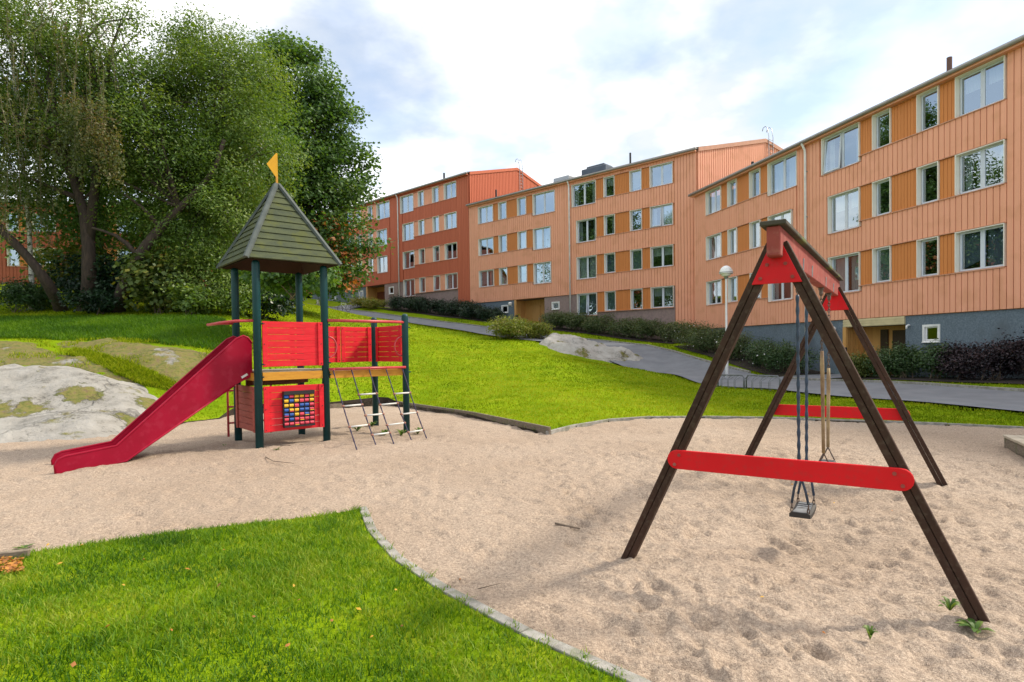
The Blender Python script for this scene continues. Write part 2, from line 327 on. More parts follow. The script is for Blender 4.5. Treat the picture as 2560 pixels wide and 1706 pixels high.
# ------------------------------------------------------------------ the lie of the land
yR, yM = -0.248, -0.834
dR = np.array([math.sin(yR), math.cos(yR), 0]); nR = np.array([dR[1], -dR[0], 0]); kR = 20.54
dM = np.array([math.sin(yM), math.cos(yM), 0]); nM = np.array([dM[1], -dM[0], 0]); kM = 36.60
def WR(s, o, z=0.0): return dR*s + nR*(kR-o) + np.array([0, 0, z])
def WM(s, o, z=0.0): return dM*s + nM*(kM-o) + np.array([0, 0, z])
def sandz(x, y):
    t = np.clip((np.asarray(y, float)-4.5)/6.0, 0, 1); return -0.135*(1-t*t*(3-2*t))
ctl = []
def cpt(P, z=None): ctl.append((P[0], P[1], P[2] if z is None else z))
for s in (17.5, 24, 30, 36, 42, 48, 54, 60, 68, 78):
    for o, dz in ((-14, .4), (0, .42), (2.6, .36), (5, 0)): cpt(WM(s, o), 1.4+0.127*(s-17.5)+dz)
    cpt(WM(s, 8.5), 1.3+0.127*(s-17.5) - (0.35 if s < 20 else 0))
for s in (2, 8, 13, 18, 23):
    cpt(WR(s, -12), 0.35); cpt(WR(s, 0), 0.42 if s < 18 else .3); cpt(WR(s, 1.9), 0.38 if s < 18 else .28); cpt(WR(s, 3), 0.17); cpt(WR(s, 7), 0.08)
cpt(WR(28, 0), 1.15); cpt(WR(28, 2), 1.05); cpt(WR(28, 3.3), 0.80); cpt(WR(28, 7), 0.35)
for px, rows in {1000: [(17.5, .15), (25, 1.0), (35, 2.35), (45, 3.75)], 1190: [(14.5, .1), (25, .95), (35, 2.1)], 1372: [(11.4, .0), (18, .35), (27, 1.1), (34, 1.85)], 1600: [(13, .02), (20, .2), (27, .6)], 1800: [(13.1, .0), (18, .0), (22, .02)],
                 2050: [(12.6, .0), (16, .02)], 2300: [(11.8, -.02), (14.9, .1)], 800: [(16.2, .12), (22, 1.3), (35, 3.4), (48, 5.25)], 560: [(14.9, .1), (17, 1.3), (20, 2.3), (24, 3.1), (32, 4.3)], 690: [(40, 5.0)],
                 300: [(12.9, .05), (15.5, 1.1), (19, 2.05), (24, 3.15), (35, 5.0)], 100: [(12.2, .03), (15.2, 1.2), (18.5, 2.1), (24, 3.2), (35, 5.2), (46, 7.0)], -150: [(11.3, .0), (14.5, 1.2), (18.5, 2.1), (24, 3.2), (35, 5.2)]}.items():
    for d, z in rows:
        P = dep(px, 870, d); cpt(P, z)
for x in (-13, -8, -3, 2, 7, 12, 18):
    for y in (-10, -3, 2, 6): cpt((x, y), float(sandz(x, y)))
for x, y in ((-6, 9.5), (-3, 9), (0, 8.5), (3, 10.5), (6, 10.5), (-1, 12.5), (-3, 14), (-5, 11)): cpt((x, y), float(sandz(x, y)))
for x, y, z in ((-30, 10, 1.2), (-30, 20, 3), (-45, 30, 5), (-60, 60, 9), (-90, 30, 6), (30, 40, 1.5), (60, 20, .5), (60, 80, 4), (0, 110, 8), (-60, 120, 13), (40, -20, 0), (-40, -20, 0), (-20, -3, 0), (22, 8, .1)): cpt((x, y), z)
ctl = np.array(ctl)
def _phi(r2): return np.sqrt(r2+2.0)
_A = _phi(((ctl[:, None, :2]-ctl[None, :, :2])**2).sum(-1)); _n = len(ctl)
_K = np.zeros((_n+3, _n+3)); _K[:_n, :_n] = _A - 0.05*np.eye(_n); _K[:_n, _n] = 1; _K[:_n, _n+1:] = ctl[:, :2]; _K[_n, :_n] = 1; _K[_n+1:, :_n] = ctl[:, :2].T
_w = np.linalg.solve(_K, np.concatenate([ctl[:, 2], [0, 0, 0]]))
def TZ(x, y):
    x = np.asarray(x, float); y = np.asarray(y, float); sh = x.shape; x = x.ravel(); y = y.ravel(); out = np.empty(len(x))
    for i in range(0, len(x), 20000):
        a = x[i:i+20000]; b = y[i:i+20000]
        out[i:i+20000] = _phi((a[:, None]-ctl[None, :, 0])**2+(b[:, None]-ctl[None, :, 1])**2)@_w[:_n] + _w[_n] + _w[_n+1]*a + _w[_n+2]*b
    return out.reshape(sh)
def tz(x, y): return float(TZ(np.array([x]), np.array([y]))[0])
def gp(px, py, zf=sandz):
    z = 0.0
    for _ in range(12):
        P = atz(px, py, z); z = 0.5*z+0.5*float(zf(P[0], P[1]))
    P[2] = z; return P
def in_poly(X, Y, poly):
    X = np.asarray(X); Y = np.asarray(Y); r = np.zeros(X.shape, bool); n = len(poly); j = n-1
    for i in range(n):
        xi, yi = poly[i][0], poly[i][1]; xj, yj = poly[j][0], poly[j][1]
        c = ((yi > Y) != (yj > Y)) & (X < (xj-xi)*(Y-yi)/(yj-yi+1e-12)+xi); r ^= c; j = i
    return r
def resample(P, step):
    P = np.array(P, float); seg = np.linalg.norm(np.diff(P[:, :2], axis=0), axis=1); L = np.concatenate([[0], np.cumsum(seg)]); n = max(2, int(L[-1]/step)+1); q = np.linspace(0, L[-1], n)
    return np.stack([np.interp(q, L, P[:, i]) for i in range(P.shape[1])], -1)
def smooth_line(P, step, it=2):
    P = np.array(P, float)
    for _ in range(it):
        Q = [P[0]]
        for a, b in zip(P[:-1], P[1:]): Q += [0.75*a+0.25*b, 0.25*a+0.75*b]
        Q.append(P[-1]); P = np.array(Q)
    return resample(P, step)
def hit(px, py, d0=3.0, d1=120.0, zf=None):
    r = ray(px, py); ds_ = np.arange(d0, d1, 0.05); P = CAM[None]+r[None]*ds_[:, None]
    z = TZ(P[:, 0], P[:, 1]) if zf is None else zf(P[:, 0], P[:, 1]); k = np.argmax(P[:, 2] < z)
    return P[k]
ROCK_A = [(-160, 1150), (60, 1128), (208, 1117), (297, 1104), (385, 1074), (420, 1012), (340, 966), (270, 944), (180, 930), (100, 928), (0, 920), (-160, 913)]
far = [WM(80, 5), WM(64, 5), WM(50, 5), WM(36, 5), WM(26, 5), WM(20, 4.6), np.array([8.7, 36.2, 0]), WR(28, 3.3), WR(23, 3.0), WR(15, 3.0), WR(8, 3.0), WR(-4, 3.0)]
nea = [WM(80, 8), WM(64, 8), WM(50, 8.1), WM(36, 8.3), WM(27, 8.8), WM(21, 9.6), np.array([7.3, 30.0, 0]), np.array([8.0, 23.7, 0]), np.array([9.35, 17.9, 0]), WR(13.5, 7.0), WR(8, 7.0), WR(-4, 7.0)]
PATH_POLY = np.vstack([smooth_line(far, 0.6, 3)[:, :2], smooth_line(nea, 0.6, 3)[::-1, :2]])
# sand outline -----------------------------------------------------------------
edge_rock = [gp(*p) for p in ((-60, 1112), (60, 1103), (208, 1094), (297, 1083), (400, 1068), (464, 1058), (540, 1050), (579, 1040))]
edge_timb = [gp(*p) for p in ((579, 1040), (830, 1023), (965, 1011))]
edge_timb2 = [gp(*p) for p in ((965, 1011), (1180, 1045), (1372, 1087))]
kerb_back = smooth_line([gp(*p) for p in ((1372, 1087), (1400, 1078), (1450, 1067), (1500, 1058), (1560, 1051), (1640, 1047), (1800, 1047), (1960, 1051), (2100, 1056), (2300, 1063), (2440, 1069), (2560, 1075))], 0.35, 2)
kb_end = kerb_back[-1]
S_out = np.array([p[:2] for p in list(edge_rock)+list(edge_timb[1:])+list(edge_timb2[1:])]+[p[:2] for p in kerb_back[1:]]+[kb_end[:2]+np.array([2.5, -.4]), (15, 7.5), (17, 3), (17, -9), (-17, -9), (-17, 8.0), (-12.5, 9.3)])
near_kerb = smooth_line([gp(*p) for p in ((917, 1279), (922, 1300), (945, 1345), (986, 1392), (1030, 1427), (1088, 1464), (1160, 1508), (1238, 1551), (1360, 1612), (1496, 1667), (1600, 1706))]+[np.array(p) for p in ((0.95, 2.45, -.135), (1.7, 1.9, -.135), (2.9, 1.0, -.135), (4.5, -.4, -.135), (6.0, -3, -.135))], 0.25, 2)
near_left = smooth_line([np.array([-9.0, 6.3, -.1]), np.array([-7.0, 6.1, -.1])]+[gp(*p) for p in ((-40, 1408), (20, 1402), (102, 1391), (238, 1371), (350, 1354), (476, 1337), (640, 1318), (789, 1303), (880, 1288), (917, 1279))], 0.3, 1)
N_poly = np.array([p[:2] for p in near_kerb]+[(6.5, -8.5), (-13, -8.5), (-13, 6.2)]+[p[:2] for p in near_left[:-1]])
def lawn_z(X, Y):
    inn = in_poly(X, Y, N_poly); z = TZ(X, Y)
    return np.where(inn, sandz(X, Y)+0.045, np.maximum(z, sandz(X, Y)+0.03))
pts = []
def grid(x0, x1, y0, y1, st, ex=None):
    X, Y = np.meshgrid(np.arange(x0, x1+1e-6, st), np.arange(y0, y1+1e-6, st)); X = X.ravel()+rng.uniform(-.2, .2, X.size)*st; Y = Y.ravel()+rng.uniform(-.2, .2, Y.size)*st
    if ex: k = ~((X > ex[0]) & (X < ex[1]) & (Y > ex[2]) & (Y < ex[3])); X = X[k]; Y = Y[k]
    pts.append(np.stack([X, Y], -1))
grid(-22, 17, -9, 26, 0.5); grid(-22, 17, 26.5, 64, 1.0); grid(-60, 40, -12, 80, 1.8, (-22, 17, -9, 64.5)); grid(-260, 260, -60, 320, 14, (-60, 40, -12, 80))
G2 = np.concatenate(pts)
def loop_dist(Pp, poly):
    q = resample(np.vstack([poly, poly[:1]]), 0.25); d = np.full(len(Pp), 9e9)
    near = (np.abs(Pp[:, 0]) < 24) & (np.abs(Pp[:, 1]) < 30); idx = np.where(near)[0]
    for i in range(0, len(idx), 3000):
        a = Pp[idx[i:i+3000]]; d[idx[i:i+3000]] = np.sqrt(((a[:, None]-q[None])**2).sum(-1).min(1))
    return d
So = resample(np.vstack([S_out, S_out[:1]]), 0.4)[:-1]; No = resample(np.vstack([N_poly, N_poly[:1]]), 0.25)[:-1]
S_out_r, N_r = So, No
G2 = G2[(loop_dist(G2, So) > 0.15) & (loop_dist(G2, No) > 0.12)]
allp = np.vstack([G2, So, No]); ng = len(G2); es = [(ng+i, ng+(i+1) % len(So)) for i in range(len(So))]; b0 = ng+len(So); es += [(b0+i, b0+(i+1) % len(No)) for i in range(len(No))]
cv, ce, cf, *_rest = delaunay_2d_cdt([Vector(p) for p in allp.tolist()], es, [], 0, 1e-5)
cv = np.array([(v.x, v.y) for v in cv]); cf = np.array([f for f in cf if len(f) == 3])
cen = cv[cf].mean(1); keep = (~in_poly(cen[:, 0], cen[:, 1], So)) | in_poly(cen[:, 0], cen[:, 1], No); cf = cf[keep]
LZ = np.maximum(TZ(cv[:, 0], cv[:, 1]), sandz(cv[:, 0], cv[:, 1])+0.03)
inn = in_poly(cv[:, 0], cv[:, 1], No) | (loop_dist(cv, No) < 0.02); LZ = np.where(inn, sandz(cv[:, 0], cv[:, 1])+0.045, LZ)
rockA = np.array([hit(*p)[:2] for p in ROCK_A])
LZ = np.where(in_poly(cv[:, 0], cv[:, 1], rockA), LZ-.22, LZ); LZ = np.where(in_poly(cv[:, 0], cv[:, 1], PATH_POLY), LZ-.10, LZ)
lawn = mesh_np('lawn', np.column_stack([cv, LZ]), cf, M_['lawn'], smooth=True); tag(lawn, kind='structure')
# skirt of soil under the edges of the turf
def skirt(name, loop):
    z = np.maximum(TZ(loop[:, 0], loop[:, 1]), sandz(loop[:, 0], loop[:, 1])+0.03) if name == 'turf_edge' else sandz(loop[:, 0], loop[:, 1])+0.045
    z = np.where(in_poly(loop[:, 0], loop[:, 1], rockA), z-.22, z)
    n = len(loop); V = np.vstack([np.column_stack([loop, z]), np.column_stack([loop, z*0-0.5])]); Fq = [(i, (i+1) % n, n+(i+1) % n, n+i) for i in range(n)]
    return mesh_np(name, V, Fq, M_['soil'])
tag(skirt('turf_edge', So), kind='structure'); tag(skirt('turf_edge_near', No), kind='structure')

# sand sheet: one fine height field, denser towards the viewer -------------------
SC = np.array([0.3, -2.5])
rr = np.exp(np.linspace(math.log(3.6), math.log(26), 430)); aa = np.linspace(math.radians(-70), math.radians(75), 700)
RR, AA = np.meshgrid(rr, aa, indexing='ij'); X = SC[0]+RR*np.sin(AA); Y = SC[1]+RR*np.cos(AA)
def vnoise(x, y, seed):
    xi = np.floor(x).astype(int); yi = np.floor(y).astype(int); fx = x-xi; fy = y-yi; fx = fx*fx*(3-2*fx); fy = fy*fy*(3-2*fy)
    def h(a, b):
        n = (a*374761393 + b*668265263 + seed*974711) & 0x7fffffff; n = ((n ^ (n >> 13))*1274126177) & 0x7fffffff; return ((n ^ (n >> 16)) & 0xffff)/65535.0
    return (h(xi, yi)*(1-fx)+h(xi+1, yi)*fx)*(1-fy)+(h(xi, yi+1)*(1-fx)+h(xi+1, yi+1)*fx)*fy
Z = sandz(X, Y)
Z = Z + 0.05*(vnoise(X*0.8, Y*0.8, 1)-.5)+0.028*(vnoise(X*2.6, Y*2.6, 2)-.5)+0.02*(vnoise(X*6+Y, Y*7, 3)-.5)+0.010*(vnoise(X*15, Y*15, 4)-.5)+0.016*(0.5-np.abs(2*vnoise(X*5.3+.4*Y, Y*8.1, 6)-1))+0.009*(0.5-np.abs(2*vnoise(X*13, Y*17+.6*X, 7)-1))
nd = 5200
dx = rng.uniform(-11, 12, nd); dy = rng.uniform(1.5, 13.5, nd); ds = rng.uniform(0.03, 0.09, nd); dd = rng.uniform(0.008, 0.029, nd); da = rng.uniform(0, 3.14, nd)
# churned more between the swings
k = rng.random(nd) < 0.35; dx[k] = rng.uniform(0.5, 6.5, k.sum()); dy[k] = rng.uniform(3, 9.5, k.sum())
LR = math.log(26/3.6)/429; DA = math.radians(145)/699
for i in range(nd):
    ux, uy = dx[i]-SC[0], dy[i]-SC[1]; r = math.hypot(ux, uy); a = math.atan2(ux, uy); w = ds[i]*3
    i0 = int((math.log(max(r-w, 3.6)/3.6))/LR); i1 = int(math.log(min(r+w, 26)/3.6)/LR)+2; j0 = int((a-w/r-aa[0])/DA); j1 = int((a+w/r-aa[0])/DA)+2
    if i1 <= 0 or j1 <= 0 or j0 >= 699 or i0 >= 429: continue
    i0 = max(i0, 0); j0 = max(j0, 0); xs = X[i0:i1, j0:j1]-dx[i]; ys = Y[i0:i1, j0:j1]-dy[i]
    c, s_ = math.cos(da[i]), math.sin(da[i]); e = ((c*xs+s_*ys)/(ds[i]*1.5))**2+((-s_*xs+c*ys)/(ds[i]*0.8))**2
    Z[i0:i1, j0:j1] += dd[i]*(-np.exp(-e)*1.0+0.55*np.exp(-((np.sqrt(e)-1.5)/0.45)**2))
SW_O = np.array([1.897, 4.277]); SW_U = np.array([math.cos(.990), math.sin(.990)])
for uu in (1.2, 3.03):
    cx_, cy_ = SW_O+SW_U*uu; Z -= 0.12*np.exp(-(((X-cx_)**2+(Y-cy_)**2)/0.55))
for (hx, hy) in ((-6.5, 8.5),): Z -= 0.05*np.exp(-(((X-hx)**2+(Y-hy)**2)/0.12))
nr_, na_ = X.shape; idx = np.arange(nr_*na_).reshape(nr_, na_)
Fq = np.stack([idx[:-1, :-1], idx[:-1, 1:], idx[1:, 1:], idx[1:, :-1]], -1).reshape(-1, 4)
cx4 = X.ravel()[Fq].mean(1); cy4 = Y.ravel()[Fq].mean(1); big = S_out_r + (S_out_r-S_out_r.mean(0))*0.03
Fq = Fq[in_poly(cx4, cy4, big) & ~(in_poly(cx4, cy4, N_r) & (loop_dist(np.stack([cx4, cy4], -1), N_r) > 0.3))]
sand_o = mesh_np('sand_ground', np.stack([X.ravel(), Y.ravel(), Z.ravel()], -1), Fq[:, ::-1], M_['sand'], smooth=True); tag(sand_o, kind='structure')

# ------------------------------------------------------------------ path
def drape(P, dz): P = np.array(P); P[:, 2] = TZ(P[:, 0], P[:, 1])+dz; return P
fl = smooth_line(far, 0.6, 3); ne = smooth_line(nea, 0.6, 3); nn = 190
fl = resample(fl, 1)[:, :]; 
def par(P, n):
    seg = np.linalg.norm(np.diff(P[:, :2], axis=0), axis=1); L = np.concatenate([[0], np.cumsum(seg)]); q = np.linspace(0, L[-1], n); return np.stack([np.interp(q, L, P[:, i]) for i in range(3)], -1)
fl = par(smooth_line(far, 0.5, 3), nn); ne = par(smooth_line(nea, 0.5, 3), nn)
rows = []
for t in np.linspace(0, 1, 7): rows.append(drape(fl*(1-t)+ne*t, 0.05))
V = np.concatenate(rows); Fq = [(j*nn+i, j*nn+i+1, (j+1)*nn+i+1, (j+1)*nn+i) for j in range(6) for i in range(nn-1)]
tag(mesh_np('path', V, Fq, M_['asphalt'], smooth=True), kind='structure')
def spur(name, a, b, c, d, n=10):
    a, b, c, d = (np.array(q, float) for q in (a, b, c, d)); V = []
    for i in range(n):
        for j in range(n):
            t, q = i/(n-1), j/(n-1); V.append((a*(1-t)+b*t)*(1-q)+(d*(1-t)+c*t)*q)
    V = drape(V, 0.058); Fq = [(i*n+j, i*n+j+1, (i+1)*n+j+1, (i+1)*n+j) for i in range(n-1) for j in range(n-1)]
    tag(mesh_np(name, V, Fq, M_['asphalt'], smooth=True), kind='structure')
spur('entry_path', WR(21.8, -0.6), WR(19.6, -0.6), WR(20.6, 3.3), WR(22.6, 3.3))
spur('entry_path_upper', WM(32.7, -0.6), WM(29.7, -0.6), WM(28.5, 5.3), WM(31.5, 5.3))
spur('entry_path_top', WM(53.5, -0.6), WM(50.6, -0.6), WM(49.6, 5.3), WM(52.6, 5.3))
# kerb stones along the far side of the path
def kerb(name, label, line, w, h, out, step, group=None, mat_=None, dz=0.0, zf=None):
    P = resample(line, step); t = thing(name, label, 'kerb', (P[0][0], P[0][1], P[0][2]), group)
    for a, b in zip(P[:-1], P[1:]):
        a = np.array(a, float); b = np.array(b, float); d = b-a; ln = np.linalg.norm(d[:2]); d2 = d/ln; nrm = np.array([-d2[1], d2[0], 0])*out
        a2 = a+d2*0.0015; b2 = b-d2*0.0015; za = np.array([0, 0, 1.0])
        jit = random.uniform(-.004, .004)
        mb = MB(); mb.box8([a2-za*0.15, b2-za*0.15, b2+nrm*w-za*0.15, a2+nrm*w-za*0.15, a2+za*(h+jit), b2+za*(h+jit), b2+nrm*w+za*(h+jit), a2+nrm*w+za*(h+jit)])
        mb.build('kerb_stone', mat_ or M_['concrete'], t, bevel=0.004)
    return t
kf = [p for p in fl if -2 < p@dR and p[1] < 75]
lower = drape(np.array([p for p in fl if p[1] <= 25.5]), 0.02); upper = drape(np.array([p for p in fl if 27.5 < p[1] < 62]), 0.02)
kerb('path_kerb', 'low grey kerb between the path and the clipped grass by the dark hedge', lower, 0.14, 0.11, 1, 2.0)
kerb('path_kerb', 'low grey kerb along the sloping upper path below the shrub row', upper, 0.14, 0.11, 1, 2.2)
kerb('sandpit_kerb', 'thin concrete edging curving between the near lawn and the sand', near_kerb, 0.085, 0.06, -1, 0.8)
kerb('sandpit_kerb', 'thin pale concrete edging along the far sand edge behind the swings', kerb_back, 0.07, 0.06, 1, 1.1)
def timber_edge(name, label, lines, h=0.14):
    t = thing(name, label, 'edging', lines[0][0])
    for ln in lines:
        a, b = np.array(ln[0]), np.array(ln[-1]); d = (b-a)/np.linalg.norm((b-a)[:2]); nrm = np.array([-d[1], d[0], 0]); z = np.array([0, 0, 1.0])
        mb = MB(); mb.box8([a-z*.15, b-z*.15, b+nrm*.05-z*.15, a+nrm*.05-z*.15, a+z*h, b+z*h, b+nrm*.05+z*h, a+nrm*.05+z*h]); mb.build('edging_board', M_['timber'], t, bevel=0.006)
    return t
timber_edge('timber_edging', 'dark timber board edging the sand corner behind the rope net', [[edge_timb[0], edge_timb[1]], [edge_timb[1], edge_timb[2]], [edge_timb2[0], edge_timb2[1]], [edge_timb2[1], edge_timb2[2]]])
timber_edge('timber_edging', 'short weathered timber beam at the left end of the near lawn', [[gp(-60, 1424), gp(72, 1408)]], 0.11)

# ------------------------------------------------------------------ apartment buildings
STOREY = 2.71
def win_rows(bay, sills, top=1.39):
    """bay: list of (s0, s1, wide_top_s or None, low) ; returns rows of windows (s0, s1, z0, z1)"""
    rows = []
    for ri, zs in enumerate(sills):
        last = ri == len(sills)-1; r = []
        for (a, b, wt, low) in bay:
            if last and wt is not None: a, b = (min(a, wt), max(b, wt))
            r.append((a, b, zs-(0.24 if low else 0.0), zs+top))
        rows.append((zs, zs+top, r))
    return rows
def facade(b, W, d, n, s0, s1, z_base, z_top, bays, wallmat, inmat, base_mat, zones, single, sp=0.2, curtains=None, base_holes=()):
    """b: building empty. zones: list of (s0,s1,z0,z1,'base material') plaster zones below cladding; z_base(s) bottom of cladding"""
    rz = math.atan2(d[1], d[0])
    holes = []
    for rows in bays:
        for (zs, zt, ws) in rows: holes += [(a, c, z0, z1) for (a, c, z0, z1) in ws]
    holes += list(base_holes)
    # backing wall with real openings
    zlo = min([z_base(s0), z_base(s1)]+[z[2] for z in zones]); S = sorted({s0, s1, *[h[0] for h in holes], *[h[1] for h in holes]}); Zs = sorted({zlo, z_top, *[h[2] for h in holes], *[h[3] for h in holes]})
    mb = MB()
    for sa, sb in zip(S[:-1], S[1:]):
        for za, zb in zip(Zs[:-1], Zs[1:]):
            sm, zm = (sa+sb)/2, (za+zb)/2
            if any(h[0] < sm < h[1] and h[2] < zm < h[3] for h in holes): continue
            mb.add([W(sa, 0, za), W(sb, 0, za), W(sb, 0, zb), W(sa, 0, zb)], [(0, 1, 2, 3)])
    mb.build('wall', M_['seam'] if wallmat is M_['salmon'] else M_['seam_red'], b)
    for (a, c, z0, z1, mt) in zones:
        Sx = sorted({a, c, *[h[0] for h in holes if a < h[0] < c], *[h[1] for h in holes if a < h[1] < c]}); Zx = sorted({z0, z1, *[h[2] for h in holes if z0 < h[2] < z1], *[h[3] for h in holes if z0 < h[3] < z1]}); mb = MB()
        for sa, sb in zip(Sx[:-1], Sx[1:]):
            for za, zb in zip(Zx[:-1], Zx[1:]):
                sm, zm = (sa+sb)/2, (za+zb)/2
                if any(h[0] < sm < h[1] and h[2] < zm < h[3] for h in holes): continue
                mb.obox(W(sm, 0.015, zm), d*(sb-sa)/2, n*0.012, np.array([0, 0, (zb-za)/2]))
        mb.build('plinth_render', mt, b)
    # interior
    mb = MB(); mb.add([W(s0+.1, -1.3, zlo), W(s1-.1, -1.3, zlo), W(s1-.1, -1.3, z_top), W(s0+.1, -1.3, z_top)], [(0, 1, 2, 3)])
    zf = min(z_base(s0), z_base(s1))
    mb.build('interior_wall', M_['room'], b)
    # standing cladding, panel by panel
    mbj = MB(); cols_ = np.arange(s0+0.02, s1-0.02, sp); count = 0
    for c0 in cols_:
        lo, hi = c0+0.013, min(c0+sp-0.013, s1); cm = (lo+hi)/2; cuts = []; zb0 = z_base(cm)
        for rows in bays:
            for (zs, zt, ws) in rows:
                ra, rb = ws[0][0]-0.04, ws[-1][1]+0.04
                if lo < ra < hi and cm < ra: hi = min(hi, ra)
                if lo < rb < hi and cm > rb: lo = max(lo, rb)
                if ra < cm < rb:
                    z0 = zs
                    for w in ws:
                        if w[0]-.04 < cm < w[1]+.04: z0 = w[2]
                    cuts.append((z0-0.04, zt+0.015))
        if hi-lo < 0.03: continue
        cuts.sort(); z = zb0; segs = []
        for (ca, cb) in cuts:
            if cb <= z: continue
            if ca > z+0.05: segs.append((z, ca))
            z = max(z, cb)
        if z < z_top-0.05: segs.append((z, z_top))
        for (za, zb) in segs:
            if single: piece('cladding_panel', wallmat, b, W((lo+hi)/2, 0.05, (za+zb)/2), (hi-lo, 0.10, zb-za), rz); count += 1
            else: mbj.obox(W((lo+hi)/2, 0.05, (za+zb)/2), d*(hi-lo)/2, n*0.05, np.array([0, 0, (zb-za)/2]))
    if not single: tag(mbj.build('cladding_panels', wallmat, b), kind='stuff')
    # infill boards between the windows of a row, drip flashing, windows
    mbj = MB(); trim = MB()
    for rows in bays:
        for (zs, zt, ws) in rows:
            trim.obox(W((ws[0][0]+ws[-1][1])/2, 0.075, zt+0.035), d*((ws[-1][1]-ws[0][0])/2+.02), n*0.055, np.array([0, 0, .015]))
            for w1, w2 in zip(ws[:-1], ws[1:]):
                a, c = w1[1]+0.03, w2[0]-0.03; k_ = max(1, round((c-a)/0.135)); st = (c-a)/k_
                trim.obox(W((a+c)/2, 0.085, zs-0.03), d*(c-a+.06)/2, n*0.055, np.array([0, 0, .018]))
                for i in range(k_):
                    q = a+(i+.5)*st
                    if single: piece('infill_board', inmat, b, W(q, 0.035, (zs+zt)/2), (st-0.014, 0.05, zt-zs), rz)
                    else: mbj.obox(W(q, 0.035, (zs+zt)/2), d*(st-0.018)/2, n*0.025, np.array([0, 0, (zt-zs)/2]))
    if not single: tag(mbj.build('infill_boards', inmat, b), kind='stuff')
    trim.build('flashing', M_['salmon_trim'], b)
    wi = 0
    for bi, rows in enumerate(bays):
        for ri, (zs, zt, ws) in enumerate(rows):
            for ci, w in enumerate(ws):
                window(b, W, d, n, *w, dress=(curtains or {}).get((bi, ri, ci)), seed=wi); wi += 1
def window(b, W_in, d, n, a, c, z0, z1, dress=None, seed=0, casing=True, small=False):
    up = np.array([0, 0, 1.0]); f = 0.055
    wd = c-a; two = wd > 1.2; fr = MB(); o0 = 0.0
    W0 = W_in; rec = 0.09 if not small else 0.03
    def W(s_, o_, z_=0.0): return W0(s_, o_-rec, z_)
    def bar(mb, sa, sb, za, zb, o=0.0, t=0.03): mb.obox(W((sa+sb)/2, o, (za+zb)/2), d*(sb-sa)/2, n*t, up*(zb-za)/2)
    bar(fr, a+.04, c-.04, z0+.03, z0+.03+f); bar(fr, a+.04, c-.04, z1-f-.02, z1-.02); bar(fr, a+.04, a+.04+f, z0+.03+f, z1-f-.02); bar(fr, c-.04-f, c-.04, z0+.03+f, z1-f-.02)
    if two: bar(fr, (a+c)/2-.075, (a+c)/2+.075, z0+.03+f, z1-f-.02)
    win = fr.build('window', M_['frame'] if not small else M_['white'], b)
    spans = [(a+.04+f, (a+c)/2-.075), ((a+c)/2+.075, c-.04-f)] if two else [(a+.04+f, c-.04-f)]
    rs = random.Random(seed*31+int(a*10)); 
    for i, (pa, pb) in enumerate(spans):
        ajar = (not small) and rs.random() < 0.12; k = 0.10 if ajar else 0.0; pz0, pz1 = z0+.03+f, z1-f-.02; t = 0.012+rs.uniform(-.004, .004)
        sash = MB()
        if ajar:
            e = 0.03
            for (sa, sb, za, zb) in ((pa-e, pb+e, pz0-e, pz0+.03), (pa-e, pa+.03, pz0, pz1), (pb-.03, pb+e, pz0, pz1), (pa-e, pb+e, pz1-.03, pz1+e)):
                oa = .04+k*(1-(za-pz0)/(pz1-pz0)); ob = .04+k*(1-(zb-pz0)/(pz1-pz0))
                sash.box8([W(sa, oa-.02, za), W(sb, oa-.02, za), W(sb, oa+.02, za), W(sa, oa+.02, za), W(sa, ob-.02, zb), W(sb, ob-.02, zb), W(sb, ob+.02, zb), W(sa, ob+.02, zb)])
            sash.build('sash', M_['frame'], win)
        g = MB(); tl = rs.uniform(-.006, .006); g.add([W(pa, t+k+(.03 if ajar else 0), pz0), W(pb, t+k+(.03 if ajar else 0)+tl, pz0), W(pb, t+(.03 if ajar else 0)+tl, pz1), W(pa, t+(.03 if ajar else 0), pz1)], [(0, 1, 2, 3)])
        g.build('pane', M_['glass'] if not small else M_['glass_dim'], win)
        dr = dress if dress is not None else rs.choice(['none', 'none', 'side', 'half', 'full', 'none', 'side', 'blind'])
        if small: dr = 'none'
        cu = MB()
        def wavy(sa, sb, za, zb, o=-.16):
            m_ = max(6, int((sb-sa)/.03)); V = [];
            for q in range(m_+1):
                s = sa+(sb-sa)*q/m_; ow = o+.018*math.sin(q*1.9); V.append(W(s, ow, za)); V.append(W(s, ow, zb))
            cu.add(V, [(2*q, 2*q+2, 2*q+3, 2*q+1) for q in range(m_)])
        hw = pb-pa
        if dr == 'side': wavy(*( (pa, pa+hw*.45) if i == 0 else (pb-hw*.35, pb)), pz0, pz1)
        elif dr == 'half': wavy(pa, pb, pz1-(pz1-pz0)*.42, pz1)
        elif dr == 'full' or dr == 'red': wavy(pa, pb, pz0, pz1)
        elif dr == 'blind': cu.add([W(pa, -.12, pz0+(.0 if rs.random() < .5 else .3)), W(pb, -.12, pz0+.05), W(pb, -.12, pz1), W(pa, -.12, pz1)], [(0, 1, 2, 3)])
        if cu.v: cu.build('curtain' if dr != 'blind' else 'blind', M_['redcurtain'] if dr == 'red' else (M_['blind'] if dr == 'blind' else M_['curtain']), win)
